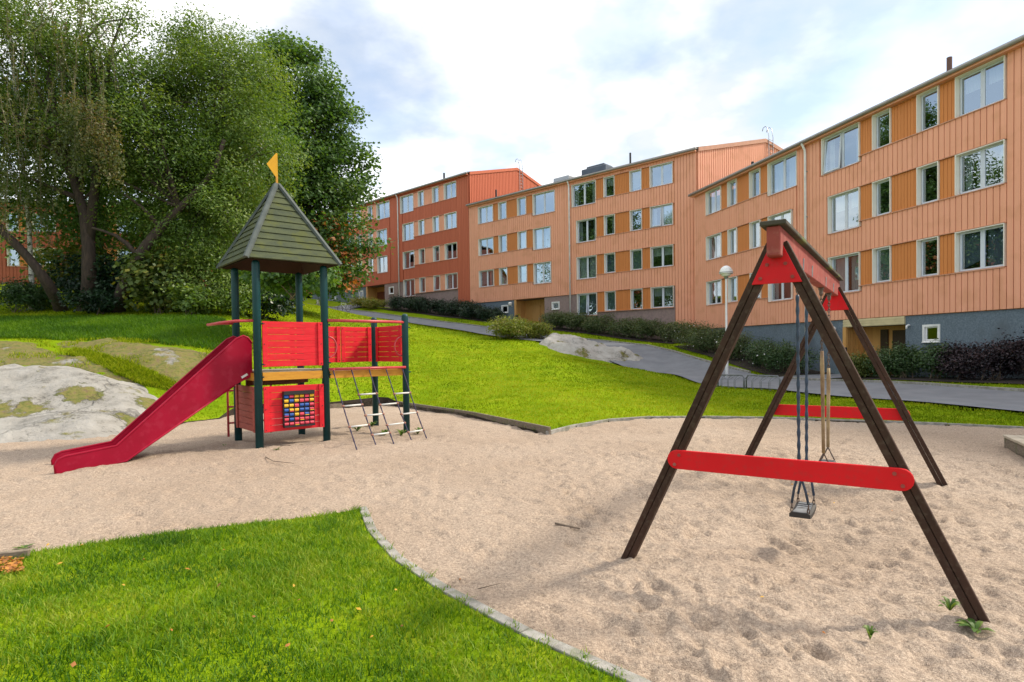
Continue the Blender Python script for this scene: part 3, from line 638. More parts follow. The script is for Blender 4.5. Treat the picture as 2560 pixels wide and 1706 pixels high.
    if casing:
        cs = MB()
        for (sa, sb, za, zb) in ((a-.012, a+.012, z0, z1+.012), (c-.012, c+.012, z0, z1+.012), (a+.012, c-.012, z1-.012, z1+.012)) if not small else ((a-.05, a+.03, z0-.05, z1+.05), (c-.03, c+.05, z0-.05, z1+.05), (a+.03, c-.03, z1-.03, z1+.05), (a+.03, c-.03, z0-.05, z0+.02)):
            cs.obox(W0((sa+sb)/2, 0.0 if not small else .0, (za+zb)/2), d*(sb-sa)/2, n*(0.125 if not small else .06), up*(zb-za)/2)
        cs.build('casing', M_['casing'] if not small else M_['white'], win)
        si = MB(); si.box8([W0(a-.014, -.1, z0-.025), W0(c+.014, -.1, z0-.025), W0(c+.014, .135, z0-.045), W0(a-.014, .135, z0-.045), W0(a-.014, -.1, z0+.035), W0(c+.014, -.1, z0+.035), W0(c+.014, .135, z0-.02), W0(a-.014, .135, z0-.02)])
        si.build('sill', M_['salmon_trim'] if not small else M_['white'], win)
    return win
def eave(b, W, d, n, s0, s1, z, ridge_o=6.2, ridge_dz=1.62, end_shift0=0.0, end_shift1=0.0, gable=None, gmat=None):
    up = np.array([0, 0, 1.0])
    rf = MB(); # two slopes as a solid; end shifts slant the gables
    def sec(s, sh): return [W(s, .32, z-.02), W(s+sh, -ridge_o, z+ridge_dz), W(s+2*sh, -2*ridge_o, z-.02)]
    A, B = sec(s0, end_shift0), sec(s1, end_shift1); t = up*.13
    for i in (0, 1): rf.box8([A[i], B[i], B[i+1], A[i+1], A[i]+t, B[i]+t, B[i+1]+t, A[i+1]+t])
    roof = rf.build('roof', M_['roofing'], b)
    fa = MB(); fa.obox(W((s0+s1)/2, .20, z-.09), d*(s1-s0)/2, n*.10, up*.05); fa.build('eave_board', gmat or M_['salmon'], roof)
    gt = MB(); gt.tube([W(s0-.08, .36, z+.0), W(s1+.08, .36, z+.0)], 0.075, 10); gt.build('gutter', M_['gutter'], roof, smooth=True)
    return roof
def gable_wall(b, W, s, sh, z_lo, z, ridge_o, ridge_dz, mt, sgn, sp=0.2):
    """end wall above a lower neighbour, with raised seams; sgn: outward along s"""
    mb = MB(); up = np.array([0, 0, 1.0]); e = W(s+sgn*.0, 0); r = W(s+sh, -ridge_o); bk = W(s+2*sh, -2*ridge_o)
    for p0, p1, za, zb in ((e, r, z, z+ridge_dz), (r, bk, z+ridge_dz, z)):
        mb.add([p0+up*z_lo, p1+up*z_lo, p1+up*zb, p0+up*za], [(0, 1, 2, 3)])
    L = np.linalg.norm((bk-e)[:2]); dv = (bk-e)/L; outn = np.array([dv[1], -dv[0], 0]); outn = outn*np.sign(outn@((W(1, 0)-W(0, 0))*sgn)); q = 0.1
    while q < L-.1:
        t = q/L; ztop = z+ridge_dz*(1-abs(2*t-1)); c = e+dv*q; mb.obox(c+outn*.03+up*(z_lo+ztop)/2, dv*.075, outn*.03, up*(ztop-z_lo)/2); q += sp
    o = mb.build('gable_wall', mt, b)
    tr = MB()
    for p0, p1, za, zb in ((e, r, z, z+ridge_dz), (r, bk, z+ridge_dz, z)):
        a_, b_ = p0+up*(za-.1)+outn*.0, p1+up*(zb-.1)+outn*.0
        tr.box8([a_, b_, b_+outn*.12, a_+outn*.12, a_+up*.26, b_+up*.26, b_+outn*.12+up*.26, a_+outn*.12+up*.26])
    tr.build('verge_board', M_['salmon_trim'] if mt is not M_['redor'] else mt, o)
    # fire ladder over the ridge
    la = MB(); c = W(s+sh, -ridge_o)+dv*0.5+outn*.14
    for k in (-.22, .22):
        pts_ = [c+dv*k+up*(z_lo-.5), c+dv*k+up*(z+ridge_dz+.35), c+dv*k+up*(z+ridge_dz+.95)-outn*.12, c+dv*k+up*(z+ridge_dz+1.12)-outn*.28, c+dv*k+up*(z+ridge_dz+1.05)-outn*.46, c+dv*k+up*(z+ridge_dz+.85)-outn*.52]
        la.tube(pts_, .025, 6)
    zq = z_lo
    while zq < z+ridge_dz+.3: la.tube([c-dv*.22+up*zq, c+dv*.22+up*zq], .018, 5); zq += .3
    la.build('roof_ladder', M_['galv'], b, smooth=True)
def downpipe(b, W, s, z0, z1):
    mb = MB(); mb.tube([W(s, .36, z1), W(s, .34, z1-.1), W(s, .19, z1-.35), W(s, .17, z1-.6), W(s, .17, z0)], .055, 10)
    p = mb.build('downpipe', M_['white'], b, smooth=True); br = MB(); z = z0+1
    while z < z1-1: br.obox(W(s, .13, z), (W(1, 0)-W(0, 0))*.075, np.array([0, 0, .0])+(W(0, 1)-W(0, 0))*.045, np.array([0, 0, .02])); z += 2.1
    br.build('bracket', M_['galv'], p)
def vent(b, P, r, h, m_=None):
    MB().lathe(P, [(r, -.4), (r, h), (r*1.05, h), (r*.6, h+.02)], 10).build('vent_pipe', m_ or M_['black'], b, smooth=False)
def wall_lamp(W, s, z, label):
    t = thing('wall_lamp', label, 'lamp', W(s, .1, z)); up = np.array([0, 0, 1.0]); c = W(s, .30, z)
    MB().lathe(c, [(.02, .13), (.10, .11), (.155, .05), (.17, 0), (.165, -.01), (.15, -.02)], 14).build('lamp_shade', M_['white'], t, smooth=True)
    MB().lathe(c, [(.12, -.02), (.125, -.12), (.09, -.15), (.02, -.16)], 12).build('lamp_globe', M_['casing'], t, smooth=True)
    MB().tube([W(s, .03, z-.2), W(s, .12, z-.2), W(s, .14, z-.08), W(s, .14, z+.0), W(s, .18, z+.03), W(s, .28, z+.06)], .022, 8).build('bracket', M_['white'], t, smooth=True)
def portal(b, W, d, n, a, c, z0, z1, back_door, fascia=None, right_wall=True, left_boards=True, depth=1.5):
    up = np.array([0, 0, 1.0]); wb = MB()
    wb.add([W(a, -depth, z0), W(c, -depth, z0), W(c, -depth, z1), W(a, -depth, z1)], [(0, 1, 2, 3)]); wb.add([W(a, 0.02, z0), W(a, -depth, z0), W(a, -depth, z1), W(a, 0.02, z1)], [(0, 1, 2, 3)]); wb.add([W(c, 0.02, z0), W(c, -depth, z0), W(c, -depth, z1), W(c, .02, z1)], [(0, 1, 2, 3)])
    p = wb.build('porch', M_['wood_ochre'], b)
    ce_ = MB(); ce_.add([W(a, 0.02, z1), W(c, 0.02, z1), W(c, -depth, z1), W(a, -depth, z1)], [(0, 1, 2, 3)]); ce_.build('porch_ceiling', M_['timber'], p)
    # boards on the side wall the viewer sees, and on the back wall
    for (p0, p1, nn_) in ((W(c, 0.0), W(c, -depth), -d), (W(a, -depth), W(c, -depth), n*-1)):
        pass
    dv = W(0, -1)-W(0, 0)
    k_ = int(depth/.13)
    for i in range(k_):
        q = -(i+.5)*depth/k_; MB().obox(W(c-.015, q, (z0+z1)/2), d*.012, dv*(depth/k_/2-.006), up*(z1-z0)/2).build('side_board', M_['wood_ochre'], p)
    po = MB(); po.obox(W(c-.05, .03, (z0+z1)/2), d*.09, dv*.06, up*(z1-z0)/2); po.build('porch_post', M_['wood_ochre'], p)
    for (sa, sb, za, zb, mt, nm) in back_door:
        o = MB().obox(W((sa+sb)/2, -depth+.04, (za+zb)/2), d*(sb-sa)/2, dv*.035, up*(zb-za)/2).build(nm, mt, p)
        if nm == 'door':
            MB().obox(W(sa+.08, -depth+.09, (za+zb)/2-.05), d*.015, dv*.02, up*.12).build('handle', M_['galv'], o)
            MB().obox(W((sa+sb)/2, -depth+.075, (za+zb)/2), d*((sb-sa)/2+.06), dv*.03, up*((zb-za)/2+.05)).build('door_frame', M_['wood_ochre'], o) if False else None
    if fascia:
        f = MB(); f.obox(W((a+c)/2, .05, fascia[0]+(fascia[1]-fascia[0])/2), d*(c-a)/2, dv*.045, up*(fascia[1]-fascia[0])/2)
        for i in range(3): f.obox(W((a+c)/2, .10, fascia[0]+.05+i*.1), d*((c-a)/2+.01), dv*.012, up*.02)
        f.build('porch_fascia', M_['cream'], p)
    return p

# right building -----------------------------------------------------------------
R = thing('apartment_building', 'nearest salmon-clad apartment building at the right, blue-grey plinth, orange infill panels', 'building', WR(20, -6, 0.2), 'apartment buildings')
R_s = [4.08, 6.79, 9.50]
bayR1 = win_rows([(15.09, 16.74, None, False), (17.40, 18.24, None, False), (19.43, 20.26, None, False), (20.95, 22.66, 23.04, True)], R_s)
bayR2 = win_rows([(25.04, 26.74, 24.66, True), (27.39, 28.24, None, False), (29.41, 30.22, None, False), (30.91, 32.42, None, False)], R_s)
cur = {(0, 0, 0): 'blind', (0, 1, 0): 'side', (0, 2, 0): 'half', (0, 1, 1): 'none', (0, 0, 1): 'none', (0, 2, 1): 'none', (0, 0, 2): 'blind', (0, 1, 2): 'none', (0, 2, 2): 'none', (0, 0, 3): 'full', (0, 1, 3): 'half', (0, 2, 3): 'side', (1, 2, 0): 'full', (1, 0, 0): 'side', (1, 0, 3): 'red', (1, 0, 2): 'red', (1, 1, 3): 'full'}
facade(R, WR, dR, nR, 12.2, 33.75, lambda s: 2.68, 10.98, [bayR1, bayR2], M_['salmon'], M_['ochre'], M_['bluegrey'], [(8.0, 33.75, -0.3, 2.66, M_['bluegrey'])], True, 0.215, cur, base_holes=[(17.42, 18.02, 1.66, 2.24), (18.81, 21.83, 0.0, 2.34)])
facade(R, WR, dR, nR, 4.0, 12.2, lambda s: 2.68, 10.98, [win_rows([(5.0, 6.6, None, False), (7.4, 8.2, None, False), (9.6, 11.2, None, False)], R_s)], M_['salmon'], M_['ochre'], M_['bluegrey'], [(4.0, 8.0, -.3, 2.66, M_['bluegrey'])], False, 0.215)
window(R, WR, dR, nR, 17.42, 18.02, 1.66, 2.24, small=True)
portal(R, WR, dR, nR, 18.81, 21.83, 0.0, 2.34, [(19.3, 20.25, .1, 2.15, M_['door_dark'], 'door'), (20.5, 20.85, .4, 2.2, M_['door_dark'], 'side_light')], fascia=(2.34, 2.66), depth=0.95)
eave(R, WR, dR, nR, 4.0, 33.85, 11.06)
downpipe(R, WR, 24.0, 0.3, 11.06)
vent(R, WR(17.8, -.9, 11.3), .09, .9, mat('rust_vent', (.16, .085, .07), rough=.7)); vent(R, WR(29.2, -.8, 11.25), .08, .55)
wall_lamp(WR, 22.25, 2.28, 'white dome wall lamp left of the nearest building porch')
MB().tube([WR(18.62, .0, 2.3), WR(18.62, .12, 2.3), WR(18.62, .18, 2.26), WR(18.62, .19, 2.16)], .035, 8).build('vent_elbow', M_['white'], R, smooth=True)
t = thing('letter_box', 'black letter box on the porch post of the nearest building', 'letter box', WR(21.7, .12, 1.15)); MB().obox(WR(21.72, .13, 1.3), dR*.10, nR*.06, np.array([0, 0, .17])).build('box', M_['black'], t, bevel=.02); MB().obox(WR(21.72, .195, 1.26), dR*.03, nR*.006, np.array([0, 0, .03])).build('lock_plate', M_['white'], t)

# middle building ------------------------------------------------------------------
Mb = thing('apartment_building', 'middle salmon-clad four-storey apartment building stepping up the hill, taupe plinth', 'building', WM(27, -6, 2.2), 'apartment buildings')
Ms = [4.22, 6.93, 9.64, 12.35]
bayM1 = win_rows([(18.69, 20.33, None, False), (21.0, 21.89, None, False), (23.15, 24.02, None, False), (24.73, 26.46, 26.85, True)], Ms)
bayM2 = win_rows([(28.93, 30.66, 28.49, True), (31.4, 32.3, None, False), (33.53, 34.41, None, False), (35.07, 36.8, None, False)], Ms[1:])
curM = {(0, 0, 0): 'half', (0, 1, 0): 'half', (0, 0, 1): 'none', (0, 0, 2): 'blind', (0, 0, 3): 'blind', (0, 1, 1): 'blind', (0, 1, 2): 'blind', (0, 1, 3): 'full', (0, 2, 3): 'side', (0, 3, 3): 'side', (0, 3, 0): 'none', (1, 1, 0): 'full', (1, 1, 1): 'full', (1, 0, 0): 'red', (1, 2, 0): 'none', (1, 2, 1): 'none', (1, 2, 2): 'none', (1, 2, 3): 'none', (1, 0, 3): 'blind'}
facade(Mb, WM, dM, nM, 17.02, 37.95, lambda s: 2.77 if s < 18.6 else 5.62, 14.06, [bayM1, bayM2], M_['salmon'], M_['ochre'], M_['taupe'], [(17.02, 18.6, .8, 2.75, M_['bluegrey']), (18.6, 29.66, .9, 5.60, M_['taupe']), (32.75, 37.95, 1.8, 5.60, M_['bluegrey'])], False, 0.215, curM, base_holes=[(28.22, 28.88, 4.62, 5.14), (33.55, 34.22, 4.62, 5.2), (29.68, 32.75, 2.6, 5.58)])
window(Mb, WM, dM, nM, 28.22, 28.88, 4.62, 5.14, small=True); window(Mb, WM, dM, nM, 33.55, 34.22, 4.62, 5.2, small=True)
portal(Mb, WM, dM, nM, 29.68, 32.75, 2.6, 5.58, [(29.9, 30.8, 3.0, 5.1, M_['wood_ochre'], 'door'), (31.1, 32.2, 3.0, 5.1, M_['wood_ochre'], 'door')], depth=1.2)
eave(Mb, WM, dM, nM, 17.0, 37.93, 14.12, 6.1, 1.55, end_shift0=-2.05)
gable_wall(Mb, WM, 17.0, -2.05, 10.4, 14.12, 6.1, 1.55, M_['salmon'], -1)
downpipe(Mb, WM, 27.06, 2.0, 14.12)
vent(Mb, WM(22.3, -.7, 14.4), .07, .9); vent(Mb, WM(35.2, -.5, 14.3), .07, .8)
bx = MB(); bx.obox(WM(26.0, -2.2, 14.9), dM*1.1, nM*.7, np.array([0, 0, .38])); bx.obox(WM(25.9, -2.2, 15.32), dM*.8, nM*.6, np.array([0, 0, .12])); bx.build('roof_fan_housing', mat('slate_grey_metal', (.10, .12, .15), rough=.4, metal=.4), Mb, bevel=.04)
bx = MB(); bx.obox(WM(28.6, -1.3, 14.75), dM*.75, nM*.45, np.array([0, 0, .2])); bx.build('roof_hatch', M_['galv'], Mb, bevel=.05)
bx = MB(); bx.box8([WM(19.5, -1.5, 14.5), WM(22.0, -1.5, 14.5), WM(22.0, -3, 14.8), WM(19.5, -3, 14.8), WM(19.5, -1.5, 14.75), WM(22.0, -1.5, 14.75), WM(22.0, -3, 15.1), WM(19.5, -3, 15.1)]); bx.build('roof_skylight', M_['roofing'], Mb)
wall_lamp(WM, 33.05, 5.3, 'white dome wall lamp left of the middle building porch')
t = thing('letter_box', 'small black letter box on the middle building porch post', 'letter box', WM(32.5, .12, 4.0)); MB().obox(WM(32.5, .12, 4.15), dM*.12, nM*.06, np.array([0, 0, .2])).build('box', M_['black'], t)

# upper building (red-orange) -----------------------------------------------------
U = thing('apartment_building', 'red-orange clad apartment building uphill, salmon infill panels, half hidden by trees', 'building', WM(48, -6, 4.8), 'apartment buildings')
Us = [7.07, 9.78, 12.49, 15.20]
bayU1 = win_rows([(39.55, 41.15, None, False), (41.93, 42.78, None, False), (44.02, 44.85, None, False), (45.58, 47.29, 47.6, True)], Us)
bayU2 = win_rows([(49.84, 51.53, 49.33, True), (52.29, 53.04, None, False), (54.38, 55.2, None, False), (55.9, 57.6, None, False)], Us[1:])
curU = {(0, 3, 0): 'none', (0, 3, 1): 'none', (0, 3, 2): 'none', (0, 3, 3): 'none', (0, 2, 0): 'none', (0, 2, 1): 'none', (0, 0, 0): 'side', (0, 0, 3): 'red', (0, 1, 3): 'red', (1, 0, 0): 'red', (1, 1, 0): 'red'}
facade(U, WM, dM, nM, 37.97, 58.9, lambda s: 5.62 if s < 39.4 else 8.36, 16.84, [bayU1, bayU2], M_['redor'], M_['salmon'], M_['taupe'], [(37.97, 39.4, 3.0, 5.6, M_['bluegrey']), (39.4, 50.5, 3.2, 8.34, M_['taupe']), (53.6, 58.9, 5.0, 8.34, M_['bluegrey'])], False, 0.215, curU, base_holes=[(49.0, 49.7, 7.3, 7.95), (54.3, 55.0, 7.2, 7.95), (50.52, 53.6, 5.4, 8.32)])
window(U, WM, dM, nM, 49.0, 49.7, 7.3, 7.95, small=True); window(U, WM, dM, nM, 54.3, 55.0, 7.2, 7.95, small=True)
portal(U, WM, dM, nM, 50.52, 53.6, 5.4, 8.32, [(50.7, 51.5, 5.7, 7.8, M_['door_brown'], 'door'), (52.2, 53.4, 5.7, 7.8, M_['door_brown'], 'door')], depth=1.2)
eave(U, WM, dM, nM, 37.95, 58.9, 16.92, 6.25, 1.68, gmat=M_['redor'])
gable_wall(U, WM, 37.95, 0.0, 13.4, 16.92, 6.25, 1.68, M_['redor'], -1)
downpipe(U, WM, 47.92, 5.0, 16.92); vent(U, WM(42.0, -.7, 17.2), .09, .75)
# top building behind the maple, and the one behind the left trees
Tb = thing('apartment_building', 'orange apartment building at the top of the path behind the maple', 'building', WM(68, -6, 6.8), 'apartment buildings')
bayT = win_rows([(60.0, 61.6, None, False), (62.4, 63.2, None, False), (64.5, 65.3, None, False), (66.0, 67.7, None, False)], Us[1:])
facade(Tb, WM, dM, nM, 58.92, 79, lambda s: 8.40, 16.8, [bayT], M_['redor'], M_['salmon'], M_['bluegrey'], [(58.92, 64.9, 5.5, 8.38, M_['bluegrey']), (69.5, 79, 6.0, 8.38, M_['bluegrey'])], False, .215, base_holes=[(59.6, 60.3, 7.4, 8.1), (64.92, 69.5, 5.8, 8.36)])
window(Tb, WM, dM, nM, 59.6, 60.3, 7.4, 8.1, small=True)
portal(Tb, WM, dM, nM, 64.92, 69.5, 5.8, 8.36, [(66, 67, 6.5, 8.2, M_['door_brown'], 'door')], depth=2.5)
eave(Tb, WM, dM, nM, 58.92, 79, 16.86, gmat=M_['redor'])
dL = np.array([-math.cos(.18), -math.sin(.18), 0]); nL = np.array([-math.sin(.18)*1, math.cos(.18), 0])
PL = np.array([-22.0, 50.0, 0])
def WL(s, o, z=0.0): return PL + dL*s - nL*o + np.array([0, 0, z])
Lb = thing('apartment_building', 'red-orange apartment building glimpsed through the trees at far left', 'building', WL(14, -6, 6.5), 'apartment buildings')
bayL = [win_rows([(2+6*i, 3.6+6*i, None, False), (4.6+6*i, 5.4+6*i, None, False)], [8.6, 11.3]) for i in range(5)]
M_['endwall'] = mat('dark_red_end_wall', (0.17, 0.05, 0.035), rough=.7)
M_['brickred'] = mat('deep_red_metal', (0.40, 0.095, 0.045), rough=.6)
facade(Lb, WL, dL, -nL, 0, 32, lambda s: 7.0, 13.4, bayL, M_['brickred'], M_['ochre'], M_['bluegrey'], [(0, 32, 4.0, 6.98, M_['bluegrey'])], False, .25)
eave(Lb, WL, dL, -nL, 0, 32, 13.5, gmat=M_['redor'])
for (b_, W_, s0_, s1_, zb_, zt_) in ((R, WR, 4.0, 33.7, -.3, 11.0), (Mb, WM, 17.2, 37.9, .8, 14.0), (U, WM, 38.0, 58.9, 3.0, 16.8), (Tb, WM, 58.95, 79, 5.5, 16.7), (Lb, WL, 0, 32, 4.0, 13.4)):
    bk = MB()
    for (p, q) in (((s0_, -.06), (s0_, -12)), ((s0_, -12), (s1_, -12)), ((s1_, -12), (s1_, -.06))):
        bk.add([W_(*p, zb_), W_(*q, zb_), W_(*q, zt_), W_(*p, zt_)], [(0, 1, 2, 3)])
    bk.build('rear_wall', M_['endwall'] if b_ is Lb else (M_['redor'] if b_ in (U, Tb) else M_['salmon']), b_)

# ------------------------------------------------------------------ swing set
M_['brown'] = mat('dark_brown_stain', (0.052, 0.025, 0.016), (0.034, 0.017, 0.011), scale=3, rough=0.65, stretch=(3, 3, 1), spec=0.2, c3=(0.09, 0.065, 0.045), s3=30, f3=0.4)
M_['red'] = mat('red_board', (0.62, 0.008, 0.014), (0.54, 0.007, 0.012), scale=2.5, detail=7, rough=0.5, spec=0.2, c3=(.40, .03, .028), s3=26, f3=.35)
M_['oldred'] = mat('faded_red_beam', (0.30, 0.055, 0.042), (0.22, 0.035, 0.03), scale=4, rough=0.75, c3=(0.34, 0.13, 0.10), s3=14, f3=0.5)
M_['capwood'] = mat('mossy_cap_board', (0.075, 0.062, 0.045), (0.045, 0.04, 0.032), scale=4, rough=0.85, c3=(0.11, 0.13, 0.035), s3=3, f3=0.9)
M_['hose'] = mat('blue_grey_hose', (0.035, 0.06, 0.105), (0.022, 0.036, 0.06), scale=20, rough=0.5)
M_['oldhose'] = mat('worn_tan_hose', (0.34, 0.25, 0.13), (0.17, 0.10, 0.055), scale=6, rough=0.8, stretch=(1, 1, .8))
M_['rust'] = mat('rusty_chain', (0.10, 0.055, 0.035), (0.16, 0.14, 0.13), scale=30, rough=0.6, metal=0.6)
M_['rubber'] = mat('worn_rubber_seat', (0.20, 0.21, 0.22), (0.10, 0.10, 0.105), scale=14, rough=0.55)
M_['rubber_dark'] = mat('dark_rubber', (0.028, 0.026, 0.025), rough=0.6)
SO = np.array([1.897, 4.277, 0]); su = np.array([math.cos(.990), math.sin(.990), 0]); sv = np.array([math.sin(.990), -math.cos(.990), 0]); up = np.array([0, 0, 1.0])
def SP(a, b, z): return SO+su*a+sv*b+up*z
SL, SH_, SWd = 4.086, 2.368, 1.089
sw = thing('swing_set', 'brown A-frame swing set with red bars and faded red top beam on the sand', 'swing set', SP(2, 0, -.13))
for a in (0.0, SL):
    for sg in (-1, 1):
        leg = None
        slope = SWd/SH_; nrm = np.array([0, 1.0]); ln = math.hypot(SWd, SH_); cv_, sn_ = SH_/ln, SWd/ln    # across-leg direction (cos) in the v-z plane
        ax = sv*sg*cv_ + up*sn_                # outward across the leg
        dirv = sv*sg*sn_ - up*cv_              # down the leg
        top = SP(a, 0, SH_)
        for k in (-1, 1):
            mb = MB(); c0 = top+dirv*0.06+ax*k*.0245; c1 = top+dirv*(ln*1.10)+ax*k*.0245
            h = ax*.0225; w_ = su*.036
            mb.box8([c1-h-w_, c1+h-w_, c1+h+w_, c1-h+w_, c0-h-w_, c0+h-w_, c0+h+w_, c0-h+w_])
            o = mb.build('leg_plank', M_['brown'], sw, bevel=.004)
    # gusset plates and low bars on the outside of each frame
    e = -1 if a == 0 else 1; f0 = a+e*.038
    zz0, zz1 = 2.036, 2.315
    pl = MB(); pl.prism([SP(f0, -.165, zz0), SP(f0, .165, zz0), SP(f0, .038, zz1), SP(f0, -.038, zz1)], su*e*.018); g = pl.build('gusset_plate', M_['red'], sw, bevel=.003)
    if a == SL:
        pl = MB(); pl.prism([SP(a-.038, -.165, zz0), SP(a-.038, .165, zz0), SP(a-.038, .038, zz1), SP(a-.038, -.038, zz1)], su*-.018); pl.build('gusset_plate', M_['red'], sw, bevel=.003)
    for (bv, bz) in ((-.105, 2.075), (.105, 2.075), (-.06, 2.17), (.06, 2.17)):
        b_ = MB(); b_.tube([SP(f0+e*.012, bv, bz), SP(f0+e*.026, bv, bz)], .013, 8); b_.build('bolt', M_['oldred'], g, smooth=False)
    f0 = a+e*.036; bar = MB(); ring = []
    for q in np.linspace(-math.pi/2, math.pi/2, 9): ring.append((.735+.073*math.cos(q), .728+.073*math.sin(q)))
    for q in np.linspace(math.pi/2, 3*math.pi/2, 9): ring.append((-.72+.073*math.cos(q), .728+.073*math.sin(q)))
    bar.prism([SP(f0, v_, z_) for v_, z_ in ring], su*e*.03); br = bar.build('low_bar', M_['red'], sw, bevel=.004)
    for (bv, bz) in ((-.70, .765), (-.735, .69), (.70, .765), (.745, .69)):
        MB().tube([SP(f0+e*.028, bv, bz), SP(f0+e*.037, bv, bz)], .013, 8).build('bolt', M_['oldred'], br)
bm_ = MB(); bm_.obox(SP(SL/2, 0, 2.318), su*(SL/2+.16), sv*.045, up*.104); beam = bm_.build('top_beam', M_['oldred'], sw, bevel=.008)
cpb = MB(); cpb.obox(SP(SL/2, 0, 2.44), su*(SL/2+.185), sv*.085, up*.017); cpb.build('cap_board', M_['capwood'], sw, bevel=.006)
def links(P0, P1, rad=.017, wire=.005):
    """a chain as one mesh of alternating oval links"""
    mb = MB(); d = P1-P0; L = np.linalg.norm(d); t = d/L; a = np.cross(t, su); a /= np.linalg.norm(a); b = np.cross(t, a); k = max(2, int(L/(rad*2.1)))
    for i in range(k):
        c = P0+t*(i+.5)*L/k; x = a if i % 2 else b; hl = L/k*.68
        mb.tube([c+t*hl*math.sin(q)+x*rad*.62*math.cos(q) for q in np.linspace(0, 2*math.pi, 9)[:-1]], wire, 4, closed=True)
    return mb
def hook(P, parent):
    mb = MB(); mb.lathe(P+up*.0, [(.028, .0), (.028, -.02), (.02, -.03), (.02, -.07), (.012, -.09)], 10); mb.build('hanger', M_['rust'], parent, smooth=False)
    b = MB(); b.tube([P+sv*.047+up*.01, P+sv*.05+up*.11], .005, 5); b.build('hook_bolt', M_['galv'], parent)
def seat(swing, cu, z, wid=.42, dp=.165):
    V = []; Fs = []; n = 9
    for i in range(n):
        u_ = (i/(n-1)-.5)*wid; sag = -.018*(1-(2*i/(n-1)-1)**2)
        for (b, zz) in ((-dp/2, sag), (-dp/2+.02, sag+.012), (dp/2-.02, sag+.012), (dp/2, sag), (dp/2, sag-.032), (-dp/2, sag-.032)): V.append(SP(cu+u_, b, z+zz))
    for i in range(n-1):
        for q in range(6): Fs.append((i*6+q, i*6+(q+1) % 6, (i+1)*6+(q+1) % 6, (i+1)*6+q))
    Fs += [tuple(range(6))[::-1], tuple((n-1)*6+q for q in range(6))]
    mb = MB(); mb.add(V, Fs); st = mb.build('seat', M_['rubber_dark'], swing)
    tread = MB()
    for i in range(-3, 4): tread.obox(SP(cu+i*.055, 0, z+.014-.018*(1-(i/3.5)**2)), su*.024, sv*(dp/2-.025), up*.003)
    tread.build('seat_tread', M_['rubber'], st)
# near swing: blue hoses, split into a fork above the seat
n1 = thing('swing', 'near swing with two blue-grey hose ropes forking above a black rubber seat', 'swing', SP(1.2, 0, .16), 'swings hanging from the beam')
for uu, us in ((.93, 1.03), (1.49, 1.39)):
    hook(SP(uu, 0, 2.212), n1); links(SP(uu, 0, 2.13), SP(uu, 0, 2.00), .016).build('chain', M_['rust'], n1)
    p0, p1 = SP(uu, 0, 2.02), SP(uu+(us-uu)*.5, 0, .48)
    pts_ = [p0+(p1-p0)*t_ for t_ in np.linspace(0, 1, 70)]
    MB().tube(pts_, [.0135+.0028*math.sin(i*1.35) for i in range(70)], 8).build('rope_hose', M_['hose'], n1, smooth=True)
    for b in (-1, 1):
        q0, q1 = p1+up*.03, SP(us, b*.065, .235)
        pts_ = [q0, p1+(q1-p1)*.15+sv*b*.012, p1+(q1-p1)*.5+sv*b*.012, q1]
        MB().tube(pts_, .011, 8).build('rope_fork', M_['hose'], n1, smooth=True)
        links(q1, SP(us, b*.065, .155), .014).build('chain', M_['rust'], n1)
seat(n1, 1.21, .15)
n2 = thing('swing', 'far swing with worn tan hose sleeves over rusty chains and a grey seat', 'swing', SP(3.03, 0, .16), 'swings hanging from the beam')
for uu, us, zt in ((2.62, 2.80, 1.53), (3.43, 3.25, 1.32)):
    hook(SP(uu, 0, 2.212), n2); p1 = SP(us, 0, .40); p0 = SP(uu, 0, 2.13); d_ = (p1-p0)/(p0[2]-p1[2]); pm = p0+d_*(2.13-zt)
    links(p0, pm, .017).build('chain', M_['rust'], n2)
    MB().tube([pm+(p1-pm)*t_ for t_ in np.linspace(0, 1, 8)], [.018, .022, .021, .02, .019, .019, .018, .018], 8).build('hose_sleeve', M_['oldhose'], n2, smooth=True)
    for b in (-1, 1): MB().tube([p1, SP(us, b*.07, .25)], .008, 6).build('fork', M_['rust'], n2)
seat(n2, 3.03, .245)

# ------------------------------------------------------------------ play tower
M_['post'] = mat('dark_green_post', (0.004, 0.046, 0.052), (0.003, 0.036, 0.042), scale=4, rough=0.42, spec=0.3)
M_['panel_red'] = mat('bright_red_slat', (0.68, 0.018, 0.03), (0.56, 0.012, 0.022), scale=3, detail=7, rough=0.5, spec=.25, stretch=(1, 1, 6), c3=(.45, .05, .04), s3=22, f3=.3)
M_['slat_shade'] = mat('shaded_red_slat', (0.40, 0.09, 0.065), (0.32, 0.06, 0.045), scale=5, rough=0.7, stretch=(1, 1, 5))  # red slat copy for the left panel, with its shade in the colour
M_['slide'] = mat('crimson_slide_plastic', (0.31, 0.001, 0.024), (0.26, 0.001, 0.019), scale=2.2, detail=8, rough=0.45, spec=0.22, c3=(.34, .02, .05), s3=9, f3=.35)
M_['pipe_red'] = mat('pink_red_pipe', (0.47, 0.055, 0.065), (0.40, 0.04, 0.05), scale=8, rough=0.4)
M_['yellow'] = mat('yellow_beam', (0.56, 0.27, 0.022), (0.46, 0.20, 0.02), scale=5, rough=0.5, stretch=(1, 1, 5))
M_['deckwood'] = mat('worn_deck_boards', (0.34, 0.31, 0.24), (0.22, 0.20, 0.15), scale=5, rough=0.85)
M_['roofb'] = mat('olive_green_roof_board', (0.082, 0.095, 0.05), (0.054, 0.066, 0.044), scale=3.5, rough=0.9, stretch=(1, 1, 3), spec=0.15, c3=(0.09, 0.10, 0.028), s3=5, f3=0.6)
M_['hip'] = mat('grey_green_hip_trim', (0.085, 0.10, 0.095), (0.05, 0.064, 0.064), scale=5, rough=0.7)
